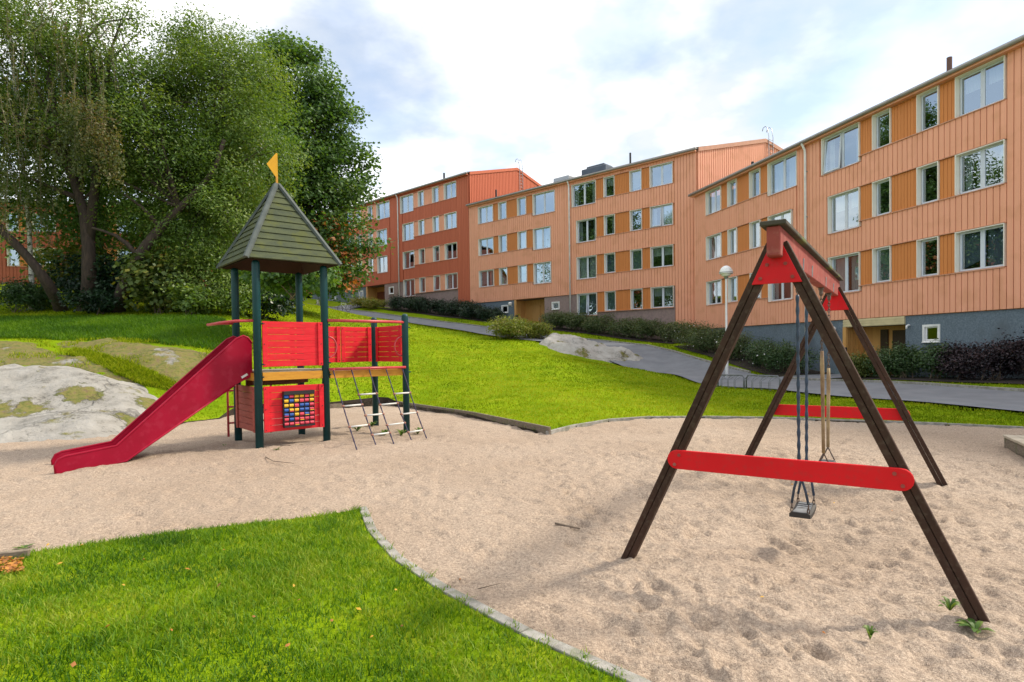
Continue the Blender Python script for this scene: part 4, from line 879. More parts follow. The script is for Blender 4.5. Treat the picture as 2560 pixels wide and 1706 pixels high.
M_['underside'] = mat('dark_roof_underside', (0.06, 0.03, 0.02), rough=0.9)
M_['flag'] = mat('yellow_flag_plate', (0.72, 0.36, 0.01), rough=0.45)
M_['alu'] = mat('white_rung', (0.62, 0.62, 0.60), rough=0.4)
M_['knot'] = mat('rung_joint', (0.30, 0.14, 0.10), rough=0.6)
M_['ropeblue'] = mat('dark_blue_rope', (0.022, 0.028, 0.07), (0.05, 0.03, 0.06), scale=60, rough=0.8)
ta = np.array([math.cos(math.radians(40.5)), math.sin(math.radians(40.5)), 0]); tb = np.array([-ta[1], ta[0], 0]); TP1 = np.array([-4.22, 9.96, 0])
TS = 1.165
def TP(a, b, z): return TP1+ta*a+tb*b+up*z
tw = thing('play_tower', 'wooden play tower with green pyramid roof, red slatted panels, slide and rope net', 'play tower', TP(.58, .58, 0))
EX = 1.60                                  # bridge platform beyond the tower
posts = {'a': (0, 0, 3.12), 'b': (TS, 0, 3.12), 'c': (0, TS, 3.12), 'd': (TS, TS, 3.12), 'e': (TS+EX, -.06, 2.30), 'f': (TS+EX+.02, TS+.08, 2.30)}
def lean(P): return P - RGT*0.0
for k_, (a, b, h) in posts.items():
    r = .064; pr = [(r, -.12), (r, h-.05), (r*.93, h-.02), (r*.75, h), (r*.3, h+.012)]
    po = MB().lathe(TP(a, b, 0), pr, 18).build('post', M_['post'], tw, smooth=True)
    MB().lathe(TP(a, b, 0), [(.03, -.3), (.03, .02)], 10).build('post_foot', M_['galv'], po)
    for z_ in ((1.19, 1.4, 2.08) if h > 3 else (1.18, 2.05)):
        MB().tube([TP(a+.05, b-.045, z_), TP(a+.075, b-.068, z_)], .012, 6).build('bolt_cap', M_['post'], po)
def panel(p0, p1, z0, z1, outn, slm, nsl=7, stile=.085):
    """slatted panel between two plan points"""
    p0 = np.array(p0); p1 = np.array(p1); L = np.linalg.norm((p1-p0)[:2]); d_ = (p1-p0)/L; cz = (z0+z1)/2
    mb = MB(); mb.obox(p0+d_*L/2-outn*.022+up*cz, d_*.04, outn*.009, up*((z1-z0)/2-.01)); pn = mb.build('wall_panel', slm, tw); st = (z1-z0)/nsl
    for c in (stile/2, L-stile/2): MB().obox(p0+d_*c+outn*.026+up*cz, d_*stile/2, outn*.012, up*(z1-z0)/2).build('stile', slm, pn, bevel=.005)
    for i in range(nsl):
        q = z0+(i+.5)*st; gap = .003+.003*random.random()
        mb = MB(); mb.obox(p0+d_*L/2+up*q, d_*(L/2-.008), outn*.012, up*(st/2-gap/2)); mb.build('slat', slm, pn, bevel=.004)
    for c in (.03, L-.03):
        for q in (z0+.04, cz, z1-.04): MB().tube([p0+d_*c+outn*.036+up*q, p0+d_*c+outn*.043+up*q], .009, 6).build('screw', M_['black'], pn)
    return pn
r_ = .064
panel(TP(r_, -.02, 0), TP(TS-r_, -.02, 0), 1.355, 2.12, -tb, M_['panel_red'])
low = panel(TP(r_, -.02, 0), TP(TS-r_, -.02, 0), .26, 1.03, -tb, M_['panel_red'])
panel(TP(-.02, r_, 0), TP(-.02, TS-r_, 0), .26, 1.03, -ta, M_['slat_shade'])
panel(TP(TS+r_, TS, 0), TP(TS+EX*.52, TS+.04, 0), 1.375, 2.10, -tb, M_['panel_red']); panel(TP(TS+EX*.53, TS+.04, 0), TP(TS+EX-r_, TS+.08, 0), 1.375, 2.10, -tb, M_['panel_red'])
panel(TP(TS+EX, r_, 0), TP(TS+EX+.02, TS+.02-r_, 0), 1.375, 2.10, -ta, M_['panel_red'])
# deck and beams
dk = MB(); dk.obox(TP(TS/2, -.0, 1.195), ta*(TS/2-r_), tb*.03, up*.068); deck = dk.build('deck', M_['yellow'], tw, bevel=.004)
for nm, c, h1, h2 in (('beam', TP(TS/2, TS, 1.19), ta*(TS/2-r_), tb*.03), ('beam', TP(0, TS/2, 1.19), ta*.03, tb*(TS/2-r_)), ('beam', TP(TS, TS/2, 1.19), ta*.03, tb*(TS/2-r_)), ('beam', TP(TS+EX/2, -.03, 1.185), ta*(EX/2-r_), tb*.03), ('beam', TP(TS+EX/2, TS+.04, 1.185), ta*(EX/2-r_), tb*.03), ('beam', TP(TS+EX, TS/2, 1.185), ta*.03, tb*(TS/2-r_))):
    MB().obox(c, h1, h2, up*.065).build(nm, M_['yellow'], deck, bevel=.004)
for i in range(9): MB().obox(TP(TS/2, .07+i*.128, 1.277), ta*(TS/2-.02), tb*.058, up*.012).build('deck_board', M_['deckwood'], deck)
for i in range(9): MB().obox(TP(TS+EX/2, .07+i*.128, 1.262), ta*(EX/2-.05), tb*.058, up*.012).build('deck_board', M_['deckwood'], deck)
un = MB(); un.obox(TP(TS/2, TS/2, 1.10), ta*(TS/2-.1), tb*.03, up*.06); un.obox(TP(TS/2, TS*.85, 1.06), ta*(TS/2-.1), tb*.03, up*.06); un.build('joist', M_['door_brown'], deck)
# rails, rings
MB().tube([TP(TS+r_*.5, -.05, 2.155), TP(TS+EX-r_*.5, -.08, 2.150)], .027, 10).build('top_rail', M_['pipe_red'], tw, smooth=True)
nr = MB().tube([TP(TS+r_*.5, -.085, 1.285), TP(TS+EX-r_*.5, -.11, 1.275)], .025, 10).build('net_rail', M_['pipe_red'], tw, smooth=True)
for a, sg, m_ in ((TS+.03, 1, 0), (TS+EX-.03, -1, 0)):
    MB().tube([TP(a+sg*(.02+.16*math.sin(q)), -.02, 1.68+.185*math.cos(q)) for q in np.linspace(.05, math.pi-.05, 13)], .014, 8).build('grab_ring', M_['pipe_red'], tw, smooth=True)
MB().tube([TP(-.03, 0, 2.13), TP(-.30, .08, 2.12), TP(-.52, .22, 2.09), TP(-.56, .42, 2.08), TP(-.56, .75, 2.08), TP(-.52, .95, 2.09), TP(-.3, 1.09, 2.12), TP(-.03, TS, 2.13)], .024, 10).build('slide_bar', M_['pipe_red'], tw, smooth=True)
MB().tube([TP(-.05, TS-.02, 1.68+.16), TP(-.13, TS-.1, 1.78), TP(-.16, TS-.15, 1.68), TP(-.12, TS-.1, 1.55), TP(-.05, TS, 1.5)], .014, 8).build('grab_ring', M_['pipe_red'], tw, smooth=True)
MB().tube([TP(.05, TS+.12, 1.15), TP(-.02, TS+.28, 1.1), TP(-.07, TS+.36, .9), TP(-.07, TS+.36, .05)], .02, 8).build('step_rail', M_['pipe_red'], tw, smooth=True)
MB().tube([TP(.75, TS+.12, 1.15), TP(.72, TS+.28, 1.1), TP(.7, TS+.36, .9), TP(.7, TS+.36, .05)], .02, 8).build('step_rail', M_['pipe_red'], tw, smooth=True)
for z_ in (.3, .6, .9): MB().tube([TP(-.07, TS+.36, z_), TP(.7, TS+.36, z_)], .018, 8).build('step', M_['pipe_red'], tw, smooth=True)
# slide: a chute with two side walls
def slide_pt(t, z, off): return TP1+tb*off-ta*t+up*z
top_l = [(.0, 1.76), (.06, 1.85), (.13, 1.88), (.24, 1.83), (1.96, .235), (2.58, .155), (2.66, .12), (2.70, .04), (2.69, -.10)]
bot_l = [(.0, 1.20), (.29, 1.06), (1.845, .0), (2.5, -.09), (2.64, -.12)]
prof = top_l+bot_l[::-1]
sl = MB(); o1, o2 = .29, .87
def tri_fan(off, thick):
    mbx = MB(); mbx.prism([slide_pt(t_, z_, off) for t_, z_ in prof], tb*thick); return mbx
sd = tri_fan(o1, .022).build('slide', M_['slide'], tw)
tri_fan(o2-.022, .022).build('slide_wall', M_['slide'], sd)
bed = MB(); bl = [(.0, 1.30), (.2, 1.29), (.42, 1.2), (1.93, .10), (2.1, .045), (2.55, .0), (2.68, -.06)]
for (t0, z0), (t1, z1) in zip(bl[:-1], bl[1:]): bed.box8([slide_pt(t0, z0-.02, o1+.02), slide_pt(t1, z1-.02, o1+.02), slide_pt(t1, z1-.02, o2-.02), slide_pt(t0, z0-.02, o2-.02), slide_pt(t0, z0, o1+.02), slide_pt(t1, z1, o1+.02), slide_pt(t1, z1, o2-.02), slide_pt(t0, z0, o2-.02)])
bed.build('slide_bed', M_['slide'], sd)
for off in (o1+.004, o2-.018):
    MB().tube([slide_pt(t_, z_+.004, off+.008) for t_, z_ in top_l], .019, 8).build('slide_rim', M_['slide'], sd, smooth=True)
fl_ = MB(); fl_.tube([slide_pt(t_, z_, o1+.004) for t_, z_ in bot_l[1:4]], .016, 8); fl_.build('slide_lower_rim', M_['slide'], sd, smooth=True)
MB().obox(slide_pt(.13, 1.21, o1-.004), (ta*.87+up*.5)*.055, (ta*-.5+up*.87)*.018, tb*.003).build('sticker', M_['white'], sd)
# roof
RHW, RZ, RA = .79, 3.13, 4.56; RC = TP(TS/2, TS/2, 0)
def rpt(a, b, z): return RC+ta*a+tb*b+up*z
und = MB(); und.add([rpt(-.75, -.75, 3.12), rpt(.75, -.75, 3.12), rpt(.75, .75, 3.12), rpt(-.75, .75, 3.12), rpt(0, 0, RA-.06)], [(0, 1, 4), (1, 2, 4), (2, 3, 4), (3, 0, 4)]); roof = und.build('roof', M_['underside'], tw)
sides = [((1, 0), (0, -1)), ((0, 1), (1, 0)), ((-1, 0), (0, 1)), ((0, -1), (-1, 0))]
nb = 12
for (ex, ey), (ox, oy) in sides:
    exv, oxv = ta*ex+tb*ey, ta*ox+tb*oy; sln = math.hypot(RHW, RA-RZ); nn_ = (oxv*(RA-RZ)+up*RHW)/sln
    for i in range(nb):
        t0, t1 = i/nb, (i+1)/nb-.0; lap = .016; h0, h1 = RHW*(1-t0), RHW*(1-t1); z0, z1 = RZ+(RA-RZ)*t0, RZ+(RA-RZ)*t1
        A = RC+oxv*h0+up*z0; B = RC+oxv*h1+up*z1; x0, x1 = max(h0-.004, .003), max(h1-.004, .003)
        n0, n1_ = nn_*.030, nn_*.012                      # each board tilts proud at its lower edge, like clapboard
        mb = MB(); mb.box8([A-exv*x0, A+exv*x0, B+exv*x1, B-exv*x1, A-exv*x0+n0, A+exv*x0+n0, B+exv*x1+n1_, B-exv*x1+n1_]); mb.build('roof_board', M_['roofb'], roof)
for (sx, sy) in ((1, 1), (1, -1), (-1, 1), (-1, -1)):
    c0, c1 = rpt(sx*(RHW+.015), sy*(RHW+.015), RZ+.0), rpt(sx*.02, sy*.02, RA+.03); dv = (c1-c0)/np.linalg.norm(c1-c0); s1 = (ta*sx*(1)+tb*sy*(-1)); s1 = s1/np.linalg.norm(s1)
    nn_ = np.cross(s1, dv); nn_ = nn_*np.sign(nn_[2]); mb = MB()
    for (sd_, dvx) in ((1, ta*sx), (-1, tb*sy)):
        # two boards folded over each hip
        side = (s1*1 if sd_ == 1 else -s1); w_ = side*.042-nn_*.022
        mb.box8([c0, c1, c1+w_, c0+w_, c0+nn_*.042, c1+nn_*.042, c1+w_+nn_*.042, c0+w_+nn_*.042])
    mb.build('hip_board', M_['hip'], roof)
fp = rpt(0, 0, 0); MB().obox(rpt(0, 0, RA+.06), ta*.016, tb*.016, up*.12).build('flag_post', M_['yellow'], roof)
fd = -RGT*.62 - np.array([0, .35, 0]); fd[2] = 0; fd /= np.linalg.norm(fd); fn_ = np.array([-fd[1], fd[0], 0])
MB().prism([rpt(0, 0, 5.15)+fd*.005, rpt(0, 0, 4.94)+fd*.165, rpt(0, 0, 4.68)-fd*.012, rpt(0, 0, 4.60)+fd*.012-fd*.03, rpt(0, 0, 5.15)-fd*.018], fn_*.012).build('flag', M_['flag'], roof)
# bead panel on the lower wall
bp_c = TP(.0, -.055, 0)
bz0, bz1, ba0, ba1 = .335, .885, .375, .905
bpn = MB(); bpn.obox(TP((ba0+ba1)/2, -.045, (bz0+bz1)/2), ta*(ba1-ba0)/2, tb*.008, up*(bz1-bz0)/2)
for z_ in (bz0, bz1): bpn.obox(TP((ba0+ba1)/2, -.085, z_+(.02 if z_ == bz1 else 0)), ta*(ba1-ba0)/2, tb*.045, up*(.03 if z_ == bz1 else .015))
for a in np.linspace(ba0, ba1, 7): bpn.obox(TP(a, -.075, (bz0+bz1)/2), ta*.006, tb*.025, up*(bz1-bz0)/2)
for z_ in np.linspace(bz0, bz1, 8): bpn.obox(TP((ba0+ba1)/2, -.07, z_), ta*(ba1-ba0)/2, tb*.01, up*.009)
bpo = bpn.build('bead_panel', M_['black'], tw)
BC = {'B': mat('blue_bead', (.02, .09, .36), rough=.4), 'R': mat('pink_red_bead', (.62, .05, .09), rough=.4), 'Y': mat('yellow_bead', (.72, .42, .02), rough=.4)}
pat = ["BRYYRY", "YBYRRY", "YYRBBR", "BYYBBR", "BBYRBR", "RBRRRR", "RRRRRR"]
dz_ = (bz1-bz0)/7; da_ = (ba1-ba0)/6
for i, row in enumerate(pat):
    for j, ch in enumerate(row):
        c = TP(ba0+(j+.5)*da_, -.088, bz1-(i+.5)*dz_); mb = MB()
        mb.tube([c-ta*da_*.38, c+ta*da_*.38], dz_*.37, 10); mb.build('bead', BC[ch], bpo, smooth=False)
        if (i*7+j*3) % 4 == 0: MB().obox(c-tb*dz_*.22-up*dz_*.2, ta*da_*.385, tb*dz_*.16, up*dz_*.09).build('bead_face', BC['BRY'[(i+j) % 3]], bpo)
# rope net, hung from the rail down to the sand in front
rp_t = [TP(TS+.10+i*(EX-.2)/4, -.095, 1.265) for i in range(5)]
rp_b = [gp(895.5, 1126), gp(944.5, 1118), gp(988.5, 1112), gp(1033, 1104), gp(1070, 1097)]
net = None; ropes = []
for i, (a, b) in enumerate(zip(rp_t, rp_b)):
    b = b-up*.06; pts_ = [a+(b-a)*t_ - up*.05*math.sin(t_*math.pi) for t_ in np.linspace(0, 1, 26)]; ropes.append(pts_)
    o = MB().tube(pts_, [.0105+.0022*math.sin(q*2.2) for q in range(26)], 6).build('net_rope' if net else 'rope_net', M_['ropeblue'], net or tw, smooth=True); net = net or o
    MB().tube([a+up*.0, a+up*.03], .033, 8).build('rope_clamp', M_['pipe_red'], net)
def rp(i, t): 
    q = t*25; k0 = int(min(q, 24)); return ropes[i][k0]+(ropes[i][k0+1]-ropes[i][k0])*(q-k0)
for i, fr in enumerate(([.36, .62], [.28, .52, .79][:2] , [.40, .66], [.30, .55, .82])):
    pass
rungs = [(0, .42), (0, .67), (1, .30), (1, .555), (1, .80), (2, .44), (2, .70), (3, .32), (3, .585), (3, .83)]
for i, f in rungs:
    a, b = rp(i, f), rp(i+1, f); MB().tube([a, b], .015, 8).build('rung', M_['alu'], net, smooth=True)
    for q in (a, b): MB().lathe(q-up*.022, [(.008, 0), (.024, .01), (.028, .022), (.024, .034), (.008, .044)], 8).build('rung_joint', M_['knot'], net, smooth=True)

# ------------------------------------------------------------------ rock outcrops
ROCKS = []
def rock_patch(name, label, outline, bulge, mt, cell=.09, rough=.06, seed=5):
    poly = np.array([hit(*p)[:2] for p in outline]); lo, hi = poly.min(0)-.2, poly.max(0)+.2
    nx, ny = int((hi[0]-lo[0])/cell)+1, int((hi[1]-lo[1])/cell)+1; X, Y = np.meshgrid(np.linspace(lo[0], hi[0], nx), np.linspace(lo[1], hi[1], ny)); fx, fy = X.ravel(), Y.ravel()
    q = resample(np.vstack([poly, poly[:1]]), .1); ins = in_poly(fx, fy, poly); dist = np.empty(len(fx))
    for i in range(0, len(fx), 4000): dist[i:i+4000] = np.sqrt(((np.stack([fx[i:i+4000], fy[i:i+4000]], -1)[:, None]-q[None])**2).sum(-1).min(1))
    dist = np.where(ins, dist, -dist); dist += .25*(vnoise(fx*1.6, fy*1.6, seed)-.5)+.12*(vnoise(fx*5, fy*5, seed+1)-.5)
    m = np.clip(dist/.9, -.4, 1); prof = np.where(m > 0, 1-(1-m)**2, m)
    z = TZ(fx, fy)-.02+prof*bulge+rough*(vnoise(fx*1.3, fy*1.3, seed+2)-.5)*np.clip(m*2, 0, 1)*3+rough*(vnoise(fx*5, fy*5, seed+3)-.5)*np.clip(m*2, 0, 1)+rough*.35*(vnoise(fx*13, fy*13, seed+4)-.5)
    idx = np.arange(nx*ny).reshape(ny, nx); Fq = np.stack([idx[:-1, :-1], idx[:-1, 1:], idx[1:, 1:], idx[1:, :-1]], -1).reshape(-1, 4); Fq = Fq[(dist[Fq] > -.35).any(1)]
    o = mesh_np(name, np.stack([fx, fy, z], -1), Fq, mt, smooth=True); ROCKS.append(poly); return tag(o, label, 'rock', 'bedrock showing through the ground')
M_['rock'] = rock_material('domed_granite', 0.03, 0.30, [(*hit(205, 1022)[:2], .36), (*hit(75, 1050)[:2], .34), (*hit(-20, 1055)[:2], .4), (*hit(390, 1030)[:2], .34), (*hit(340, 1072)[:2], .3)])
rock_patch('rock_outcrop', 'pale grey smooth rock dome beside the foot of the red slide', ROCK_A, .32, M_['rock'], seed=11)
rock_patch('rock_outcrop', 'mossy brown rock shelf above the pale rock dome', [(-160, 912), (0, 916), (100, 924), (230, 930), (320, 950), (245, 903), (150, 880), (100, 860), (-160, 850)], .12, M_['mossrock'], seed=23)
rock_patch('rock_outcrop', 'moss covered rock slope behind the red slide', [(190, 876), (300, 905), (430, 958), (560, 945), (600, 900), (500, 882), (420, 866), (300, 852), (150, 853), (130, 866)], .12, M_['mossrock'], seed=37)
rock_patch('rock_outcrop', 'small flat grey rock between the lawn and the sloping path', [(1350, 862), (1400, 882), (1470, 898), (1600, 906), (1610, 900), (1540, 880), (1470, 862), (1430, 852), (1370, 846)], .38, M_['rock2'], cell=.14, rough=.14, seed=41)

# ------------------------------------------------------------------ leaves
def leaf_arrays(C, size, asp, r, upbias=.5, outward=None, hang=0.0):
    n = len(C); nv = r.normal(size=(n, 3)); nv[:, 2] = np.abs(nv[:, 2])+upbias
    if outward is not None: nv += outward*.8
    nv /= np.linalg.norm(nv, axis=1, keepdims=True)
    t = r.normal(size=(n, 3)); t[:, 2] -= hang; t -= nv*(t*nv).sum(1, keepdims=True); t /= np.linalg.norm(t, axis=1, keepdims=True); w = np.cross(nv, t)
    L = (size*r.uniform(.6, 1.3, n))[:, None]; Wd = L*asp
    V = np.stack([C-t*L*.5, C+w*Wd*.5-t*L*.05, C+t*L*.5, C-w*Wd*.5-t*L*.05], 1).reshape(-1, 3); Fq = np.arange(n*4).reshape(n, 4); return V, Fq
def crown_points(lobes, n, r, cl=26, cr_=.38, shell=.45, gap=.0, flat=.75, gs=.55):
    L = np.array(lobes, float); w = (L[:, 3]*L[:, 4])**1.0; w = w/w.sum(); nc = n//cl; k = r.choice(len(L), nc, p=w); u = r.normal(size=(nc, 3)); u /= np.linalg.norm(u, axis=1, keepdims=True)
    rad = (shell+(1-shell)*r.random(nc)**.6)*(1+.10*r.normal(size=nc)); c = L[k, :3]+u*rad[:, None]*L[k][:, [3, 3, 4]]
    if gap:
        v = vnoise(c[:, 0]/gs+c[:, 2]*.7/gs, c[:, 1]/gs-c[:, 2]*.6/gs, 9)*.6+vnoise(c[:, 0]*.4/gs+7, c[:, 2]*.45/gs+3, 3)*.4; m = v > gap; c = c[m]; u = u[m]
    P = np.repeat(c, cl, 0)+np.clip(r.normal(size=(len(c)*cl, 3)), -1.7, 1.7)*cr_*np.array([1, 1, flat]); out = np.repeat(u, cl, 0); tint = np.repeat(r.random(len(c)), cl)*.7+r.random(len(P))*.3
    return P, out, tint
def crown(parent, lobes, n, size, asp, mt, seed, name='crown', hang=0.0, **kw):
    r = np.random.default_rng(seed); P, out, tint = crown_points(lobes, n, r, **kw); V, Fq = leaf_arrays(P, size, asp, r, outward=out, hang=hang)
    return mesh_np(name, V, Fq, mt, parent, attr={'tint': np.repeat(tint, 4)})
M_['willow_leaf'] = leaf_mat('willow_leaf', [(.034, .075, .013), (.080, .148, .025), (.130, .205, .040), (.22, .265, .07)], .40, rough=.45, spec=.4)
M_['maple_leaf'] = leaf_mat('maple_leaf', [(.026, .068, .018), (.055, .12, .03), (.09, .17, .04), (.145, .22, .055)], .38)
M_['birch_leaf'] = leaf_mat('birch_leaf', [(.045, .07, .022), (.08, .105, .034), (.12, .13, .05), (.17, .11, .05)], .35)
M_['hedge_leaf'] = leaf_mat('hedge_leaf', [(.016, .045, .016), (.035, .08, .026), (.06, .115, .04), (.11, .16, .07)], .24, rough=.4)
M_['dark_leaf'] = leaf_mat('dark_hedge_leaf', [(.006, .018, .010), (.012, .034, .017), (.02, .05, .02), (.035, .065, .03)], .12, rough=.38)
M_['purple_leaf'] = leaf_mat('purple_leaf', [(.007, .006, .010), (.014, .010, .016), (.026, .015, .022), (.07, .04, .045)], .12)
M_['yellow_leaf'] = leaf_mat('yellow_green_leaf', [(.10, .14, .02), (.17, .21, .03), (.25, .26, .04), (.30, .17, .06)], .3)
M_['rose_leaf'] = leaf_mat('rose_shrub_leaf', [(.032, .06, .022), (.065, .11, .035), (.105, .145, .055), (.17, .16, .10)], .28)
M_['lawnshrub_leaf'] = leaf_mat('lawn_shrub_leaf', [(.085, .13, .015), (.165, .215, .022), (.25, .28, .035), (.30, .20, .07)], .3)
M_['sapling_leaf'] = leaf_mat('sapling_leaf', [(.03, .06, .014), (.06, .10, .02), (.10, .14, .03), (.25, .22, .04)], .32)
M_['red_leaf'] = leaf_mat('autumn_leaf', [(.32, .09, .035), (.42, .16, .06), (.5, .22, .1)], .3)
def px_lobe(px, py, d, pr, asp=1.0):
    P = dep(px, py, d); r_ = pr*d/1500; return (P[0], P[1], P[2], r_, r_*asp)
def limb(mb, pts_, r0, r1, n=9):
    P = smooth_line([np.array(p) for p in pts_], .35, 2); k_ = len(P); mb.tube(P, list(np.linspace(r0, r1, k_)*(1+.06*np.sin(np.arange(k_)*1.7))), n)
def branches(mb, lobes, base, r, n=16, r0=.07):
    L = np.array(lobes)
    for i in range(n):
        l = L[r.integers(len(L))]; u = r.normal(size=3); u /= np.linalg.norm(u); e = l[:3]+u*l[[3, 3, 4]]*.8; b = base[r.integers(len(base))]; m_ = (b+e)/2+r.normal(size=3)*.5+np.array([0, 0, .4]); limb(mb, [b, m_, e], r0*r.uniform(.5, 1.1), .012, 6)
D = dep
r1 = np.random.default_rng(101)
# old multi-stemmed willow
t1 = thing('willow_tree', 'old multi-stemmed tree with dark leaning trunks at far left', 'tree', hit(215, 778))
tk = MB(); g0 = hit(215, 778)
limb(tk, [hit(160, 775)-up*.3, D(120, 705, 24), D(60, 630, 24), D(0, 575, 23.6), D(-60, 480, 23.2), D(-90, 330, 23)], .27, .10)
limb(tk, [hit(215, 775)-up*.3, D(225, 690, 24.5), D(222, 600, 24.8), D(205, 500, 25), D(170, 420, 25), D(135, 310, 25), D(120, 180, 25)], .38, .09)
limb(tk, [D(222, 600, 24.8), D(240, 470, 25.2), D(235, 380, 25.3), D(260, 250, 25.5), D(280, 120, 25.6)], .22, .05)
limb(tk, [hit(290, 778)-up*.3, D(310, 710, 24), D(345, 640, 24), D(400, 570, 24.3), D(450, 520, 24.5), D(510, 460, 24.8), D(545, 410, 25), D(560, 350, 25)], .30, .08)
limb(tk, [D(345, 640, 24), D(300, 590, 24), D(230, 570, 23.8)], .10, .04); limb(tk, [D(205, 500, 25), D(130, 470, 24.6), D(60, 440, 24.3)], .12, .03); limb(tk, [D(170, 420, 25), D(110, 330, 24.5), D(30, 300, 24)], .10, .03)
limb(tk, [D(400, 570, 24.3), D(360, 520, 24), D(300, 480, 24)], .09, .03)
lob1 = [px_lobe(250, 110, 25.5, 120), px_lobe(330, 190, 25.5, 95), px_lobe(150, 90, 26, 150), px_lobe(40, 180, 25.5, 170), px_lobe(300, 330, 25, 120), px_lobe(385, 330, 25, 100), px_lobe(90, 400, 26, 130), px_lobe(-60, 330, 25, 170), px_lobe(190, 260, 26.5, 120), px_lobe(330, 40, 26, 45), px_lobe(-120, 120, 26, 200)]
branches(tk, lob1, [D(135, 310, 25), D(260, 250, 25.5), D(205, 500, 25), D(450, 520, 24.5)], r1, 34)
tk.build('trunk', M_['bark'], t1, smooth=True)
crown(t1, lob1, 120000, .145, .45, M_['willow_leaf'], 1, cr_=.46, gap=.41, hang=.8, cl=140, shell=.62, flat=.6)
# large tree left of the tower
t2 = thing('broadleaf_tree', 'big dense round-crowned olive green tree behind the slide', 'tree', hit(470, 770))
tk = MB(); limb(tk, [hit(470, 775)-up*.3, D(480, 700, 26.5), D(500, 600, 27), D(530, 450, 27.2), D(550, 300, 27.2), D(560, 180, 27.2)], .30, .05); limb(tk, [D(500, 600, 27), D(580, 500, 26.6), D(640, 420, 26.4)], .14, .03); limb(tk, [D(530, 450, 27.2), D(460, 350, 27), D(430, 240, 27)], .14, .03)
lob2 = [px_lobe(540, 290, 27, 150), px_lobe(590, 210, 27.5, 120), px_lobe(500, 190, 27.5, 110), px_lobe(520, 120, 28, 70), px_lobe(455, 300, 27, 100), px_lobe(470, 470, 26.5, 160), px_lobe(610, 430, 26.5, 120), px_lobe(560, 560, 26, 130), px_lobe(430, 600, 26, 120), px_lobe(600, 650, 25.5, 85), px_lobe(510, 690, 25, 85), px_lobe(640, 330, 27, 100), px_lobe(420, 400, 27, 90), px_lobe(590, 715, 24.5, 55), px_lobe(470, 130, 28.5, 60)]
branches(tk, lob2, [D(530, 450, 27.2), D(550, 300, 27.2), D(500, 600, 27)], r1, 40); tk.build('trunk', M_['bark'], t2, smooth=True)
crown(t2, lob2, 150000, .14, .42, M_['willow_leaf'], 2, cr_=.46, gap=.37, hang=.9, cl=150, shell=.66, flat=.6)
# maple further back
t3 = thing('maple_tree', 'tall dark green maple behind the tower roof with a few orange leaves', 'tree', hit(705, 752, 20, 70))
tk = MB(); limb(tk, [hit(705, 756, 20, 70)-up*.3, D(712, 690, 38), D(720, 560, 38), D(735, 400, 38), D(745, 250, 38)], .34, .06); limb(tk, [D(720, 560, 38), D(790, 480, 37.6), D(850, 420, 37.4)], .15, .03); limb(tk, [D(735, 400, 38), D(690, 300, 38), D(680, 220, 38)], .13, .03); limb(tk, [D(712, 690, 38), D(790, 640, 37), D(860, 640, 36.6)], .13, .03)
lob3 = [px_lobe(735, 215, 38, 95), px_lobe(690, 165, 38.5, 62), px_lobe(790, 310, 38, 95), px_lobe(720, 390, 38, 140), px_lobe(845, 440, 37.6, 85), px_lobe(780, 540, 37.5, 125), px_lobe(880, 580, 37, 68), px_lobe(838, 690, 36.5, 48), px_lobe(860, 640, 36.7, 62), px_lobe(680, 320, 38.5, 130), px_lobe(690, 540, 38, 120), px_lobe(720, 660, 37.5, 60), px_lobe(640, 620, 38, 90), px_lobe(760, 150, 38.5, 38), px_lobe(840, 250, 38, 40)]
branches(tk, lob3, [D(720, 560, 38), D(735, 400, 38), D(790, 480, 37.6)], r1, 40, .09); tk.build('trunk', M_['bark'], t3, smooth=True)
crown(t3, lob3, 110000, .20, .85, M_['maple_leaf'], 3, cr_=.58, gap=.37, flat=.5, cl=120, shell=.66)
crown(t3, [px_lobe(845, 640, 36, 40), px_lobe(810, 600, 36, 60), px_lobe(870, 700, 36, 25)], 700, .24, .85, M_['red_leaf'], 33, name='autumn_leaves', cl=14, cr_=.3)
# birch with hanging twigs
t4 = thing('birch_tree', 'white-stemmed birch with drooping brownish twigs at the left edge', 'tree', hit(80, 770))
tk = MB(); limb(tk, [hit(80, 772)-up*.3, D(80, 700, 25.8), D(76, 600, 26), D(66, 500, 26), D(50, 350, 25.5), D(30, 150, 25), D(10, -60, 24.5)], .13, .04); tk.build('trunk', M_['birch'], t4, smooth=True)
tw_ = MB(); strands = []; r4 = np.random.default_rng(44)
limb(tw_, [D(50, 350, 25.5), D(150, 310, 23.5), D(250, 290, 22.6), D(290, 300, 22.4)], .05, .015, 6)
for i in range(300):
    if i % 3: px, py, ln = r4.uniform(150, 300), r4.uniform(225, 330)+0, r4.uniform(.8, 2.6)
    else: px, py, ln = r4.uniform(-60, 280), r4.uniform(-60, 200), r4.uniform(1, 3.4)
    if i % 3 and px > 240: py += (px-240)*1.0
    if r4.random() < .3: px, py, ln = r4.uniform(-40, 160), r4.uniform(200, 480), r4.uniform(1, 3)
    d_ = r4.uniform(22.0, 25); a = D(px, py, d_); k_ = int(ln*34); tt = np.sort(r4.random(k_)); sw_ = r4.normal(size=2)*.25
    strands.append(np.stack([a[0]+sw_[0]*tt**2+r4.normal(size=k_)*.05, a[1]+sw_[1]*tt**2+r4.normal(size=k_)*.05, a[2]-tt*ln], -1))
    if i % 3 == 0: tw_.tube([a, a+np.array([sw_[0]*.25, sw_[1]*.25, -ln*.5]), a+np.array([sw_[0], sw_[1], -ln])], .006, 4, cap=False)
tw_.build('twigs', M_['twig'], t4)
